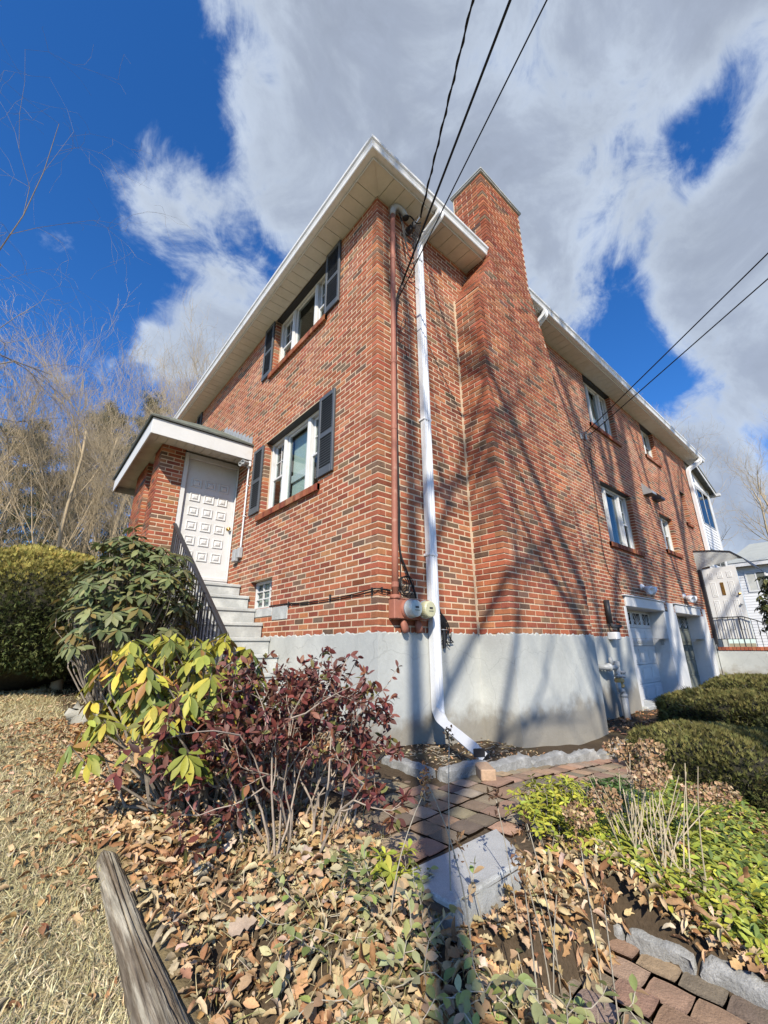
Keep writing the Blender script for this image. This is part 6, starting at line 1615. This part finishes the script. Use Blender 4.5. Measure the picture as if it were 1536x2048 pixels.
def build_groundcover():
    ylw = [(.42, .42, .055), (.36, .39, .055), (.48, .46, .07), (.30, .34, .05)]; grn = [(.22, .28, .055), (.28, .33, .065), (.16, .22, .05), (.34, .36, .075), (.11, .16, .04)]
    b = B(); s = B()
    def add(P, h, leaf, pal, k=6, base=0.0, tilt=.35):
        z = gz(P[:, 0], P[:, 1]) + base; tpl, m_, l, c, A, C = rosettes(P, z, k, leaf, pal, tilt, h); b.inst(tpl, m_, l, c); s.cones(A, C, np.full(len(A), .0014), np.full(len(A), .0011), 4)
    # the yellow clump spilling over the slab, and the carpet behind it
    P = scatter(210, -.60, -.10, -2.02, -1.66, lambda x, y: (x - (-.34)) ** 2 / .075 + (y + 1.84) ** 2 / .033 < 1); add(P, .085, .036, ylw, 6)
    P = scatter(90, -.42, .0, -1.80, -1.66); add(P, .12, .034, ylw, 6)
    P = scatter(420, -.40, .25, -2.5, -1.85); add(P, .06, .040, ylw + grn, 6)
    P = scatter(1700, -.36, 1.6, -3.3, -1.78); add(P, .055, .042, grn + grn + ylw[:2], 6)
    P = scatter(140, .15, .55, -1.90, -1.72); add(P, .07, .042, [(.07, .13, .035), (.10, .165, .045)], 6)
    P = scatter(700, -.43, .45, -2.75, -1.88); add(P, .05, .038, ylw + ylw + grn[:2], 6)
    P = scatter(60, -1.95, -1.0, -.6, -.1); add(P, .03, .03, grn, 5)
    P = scatter(16, -1.33, -1.18, -1.72, -1.55); add(P, .07, .05, ylw, 6)
    b.make('pachysandra', 'leaf_tint', smooth=True, kind='stuff')
    s.make('groundcover_stems', 'twig', kind='stuff')
    # grey-green trailing vine at the front of the bed
    v = B(); vs = B(); ov = blade(4, .58, .08, .12, 'oval'); pal = [(.28, .30, .12), (.33, .34, .16), (.22, .26, .09), (.40, .39, .21), (.30, .34, .10), (.46, .41, .24), (.40, .28, .16)]
    A, C = [], []; MM, LL = [], []
    for i in range(170):
        p = np.array([rng.uniform(-1.72, -.95), rng.uniform(-2.75, -1.55), 0]); p[2] = gz(p[0], p[1]) + .02
        if p[0] > -1.30 and p[1] > -2.06: continue
        a = rng.uniform(0, 6.28); d = np.array([math.cos(a), math.sin(a), rng.uniform(.1, .8)])
        for j in range(8):
            d = d + rng.normal(0, .3, 3) + [0, 0, -.08]; d /= np.linalg.norm(d); q = p + d * .032; q[2] = max(q[2], float(gz(q[0], q[1])) + .015); A.append(p); C.append(q)
            for sgn in (-1, 1):
                if rng.random() < .85:
                    e = np.cross(d, [0, 0, 1]) * sgn; MM.append((e + d * .5 + rng.normal(0, .25, 3), rng.normal(0, .35, 3) + [0, 0, 1])); LL.append(q)
            p = q
    F = frames(np.array([m_[0] for m_ in MM]), np.array([m_[1] for m_ in MM])); n = len(LL); ln = rng.uniform(.026, .048, n)
    v.inst(ov, F * ln[:, None, None], np.array(LL), pick(pal, n, .14)); v.make('vine_groundcover', 'leaf_tint', smooth=True, kind='stuff')
    vs.cones(A, C, np.full(len(A), .0017), np.full(len(A), .0015), 4); vs.make('vine_stems', 'twig', kind='stuff')
    # tufts of long dry blades hanging among the bed leaves
    n = 900; P = scatter(n, -1.98, -1.1, -2.4, -.9, lambda x, y: ~((x > -1.3) & (y < -1.5))); n = len(P); z = gz(P[:, 0], P[:, 1]) + .01
    ax = unit(n); ax[:, 2] = np.abs(ax[:, 2]) + .3; F = frames(ax, unit(n)); s_ = rng.uniform(.04, .11, n); F = F * s_[:, None, None]; F[:, :, 1] *= .35
    bl = blade(4, .16, .03, .35, 'grass'); g = B(); g.inst(bl, F, np.stack([P[:, 0], P[:, 1], z], 1), pick([(.50, .42, .25), (.42, .33, .18), (.58, .50, .33), (.30, .28, .11)], n, .15)); g.make('dry_blades', 'dry_tint', kind='stuff')
build_groundcover()

# dried hydrangea
def hydrangea():
    root = thing('dried_hydrangea', 'dried hydrangea with pale canes and brown flower heads in front of the nearest hedge', 'shrub')
    base = np.array([-.24, -2.16, -.13]); A, C, R0, R1 = [], [], [], []; heads = []
    tgt = [(-.10, -2.04, .32), (-.08, -2.18, .335), (-.26, -2.21, .25), (-.14, -2.21, .26), (-.47, -1.98, .10), (.06, -2.31, .15), (.14, -2.38, .15), (-.02, -2.10, .27), (-.36, -2.06, .16)]
    for i in range(46):
        t = base + [rng.normal(0, .07), rng.normal(0, .07), 0]; d = np.array([rng.normal(.15, .32), rng.normal(.0, .28), 1.0]); L_ = rng.uniform(.20, .50)
        if i < len(tgt): e = np.array(tgt[i]); heads.append(e)
        else: e = t + d / np.linalg.norm(d) * L_
        m_ = (t + e) / 2 + rng.normal(0, .02, 3); prev = t
        for j in range(1, 6):
            f = j / 5; p = (1 - f) ** 2 * t + 2 * f * (1 - f) * m_ + f * f * e; A.append(prev); C.append(p); R0.append(.0034 - .0003 * j); R1.append(.0034 - .0003 * (j + 1)); prev = p
    b = B(); b.cones(A, C, R0, R1, 6); b.make('canes', material('dry_cane', (.46, .38, .26), .8, var=.25, vscale=15), root)
    pt = blade(2, .8, .12, .1, 'oval')
    for h in heads:
        n = 240; d = unit(n); d[:, 2] = d[:, 2] * .8 + .1; L = h + d * np.array([.068, .068, .055]) * rng.uniform(.75, 1.0, (n, 1)); F = frames(unit(n) + d * .2, d + unit(n) * .5)
        b = B(); b.inst(pt, F * (rng.uniform(.012, .022, n))[:, None, None], L, pick([(.42, .28, .16), (.34, .21, .11), (.52, .38, .24), (.27, .16, .09)], n, .15)); b.make('flower_head', 'dry_tint', root)
hydrangea()
# dry perennial stalks with seed heads
def stalks():
    spots = [(-1.20, -1.85, .42), (-1.12, -1.95, .34), (-1.00, -1.99, .46), (-1.28, -2.0, .38), (-1.05, -2.12, .36), (-.93, -2.08, .40), (-1.18, -2.2, .30), (-1.4, -1.75, .30), (-.88, -2.2, .34), (-1.32, -2.25, .26), (-1.0, -2.3, .28)]
    for i, (x, y, h) in enumerate(spots):
        root = thing('dry_stalk', ['thin dry stalk at the left corner of the granite slab', 'bent pale stalk between the slab corner and the yellow rosette', 'stalk with nearly black seed head standing before the granite slab', 'pale stalk left of the granite slab with drooping brown head', 'short stalk before the middle of the slab face', 'dark headed stalk closest to the right end of the slab', 'low stalk among grey-green vine leaves below the slab', 'leftmost dry stalk, beside the red shrub twigs', 'rightmost dry stalk, rising beside the leafy pavers', 'short stalk lowest in the vine patch, left of the pavers', 'dry stalk at the edge of the lower pavers'][i], 'plant', 'dry perennial stalks'); z = float(gz(x, y)) - .02
        if x > -1.25 and y < -1.9: z = -.30
        lx, ly = rng.normal(0, .06, 2); dark = i in (2, 5)
        P = [np.array([x + lx * f * f * 1.5, y + ly * f * f, z + (h + .12) * f]) for f in np.linspace(0, 1, 8)]
        b = B(); b.tube(P, np.linspace(.0030, .0016, 8), 5); b.make('stem', 'black_metal' if dark and False else 'twig', root, smooth=True)
        n = 26; L = P[-1] + rng.normal(0, 1, (n, 3)) * [.010, .010, .022]; F = frames(unit(n) + [0, 0, .6], unit(n)); b = B()
        b.inst(blade(2, .5, .2, .3, 'oval'), F * rng.uniform(.012, .026, n)[:, None, None], L, pick([(.10, .06, .035), (.07, .04, .025)] if dark else [(.26, .15, .075), (.34, .22, .12), (.18, .10, .05)], n, .2)); b.make('seed_head', 'dry_tint', root)
stalks()
# needles of the fallen twig litter by the foundation
def sticks():
    A = scatter(70, -.15, 1.3, -.9, -.1); n = len(A); z = gz(A[:, 0], A[:, 1]) + .02; d = unit(n) * .09; d[:, 2] *= .15
    P = np.stack([A[:, 0], A[:, 1], z], 1); b = B(); b.cones(P, P + d, np.full(n, .003), np.full(n, .002), 5); b.make('twig_litter', 'twig', kind='stuff')
sticks()
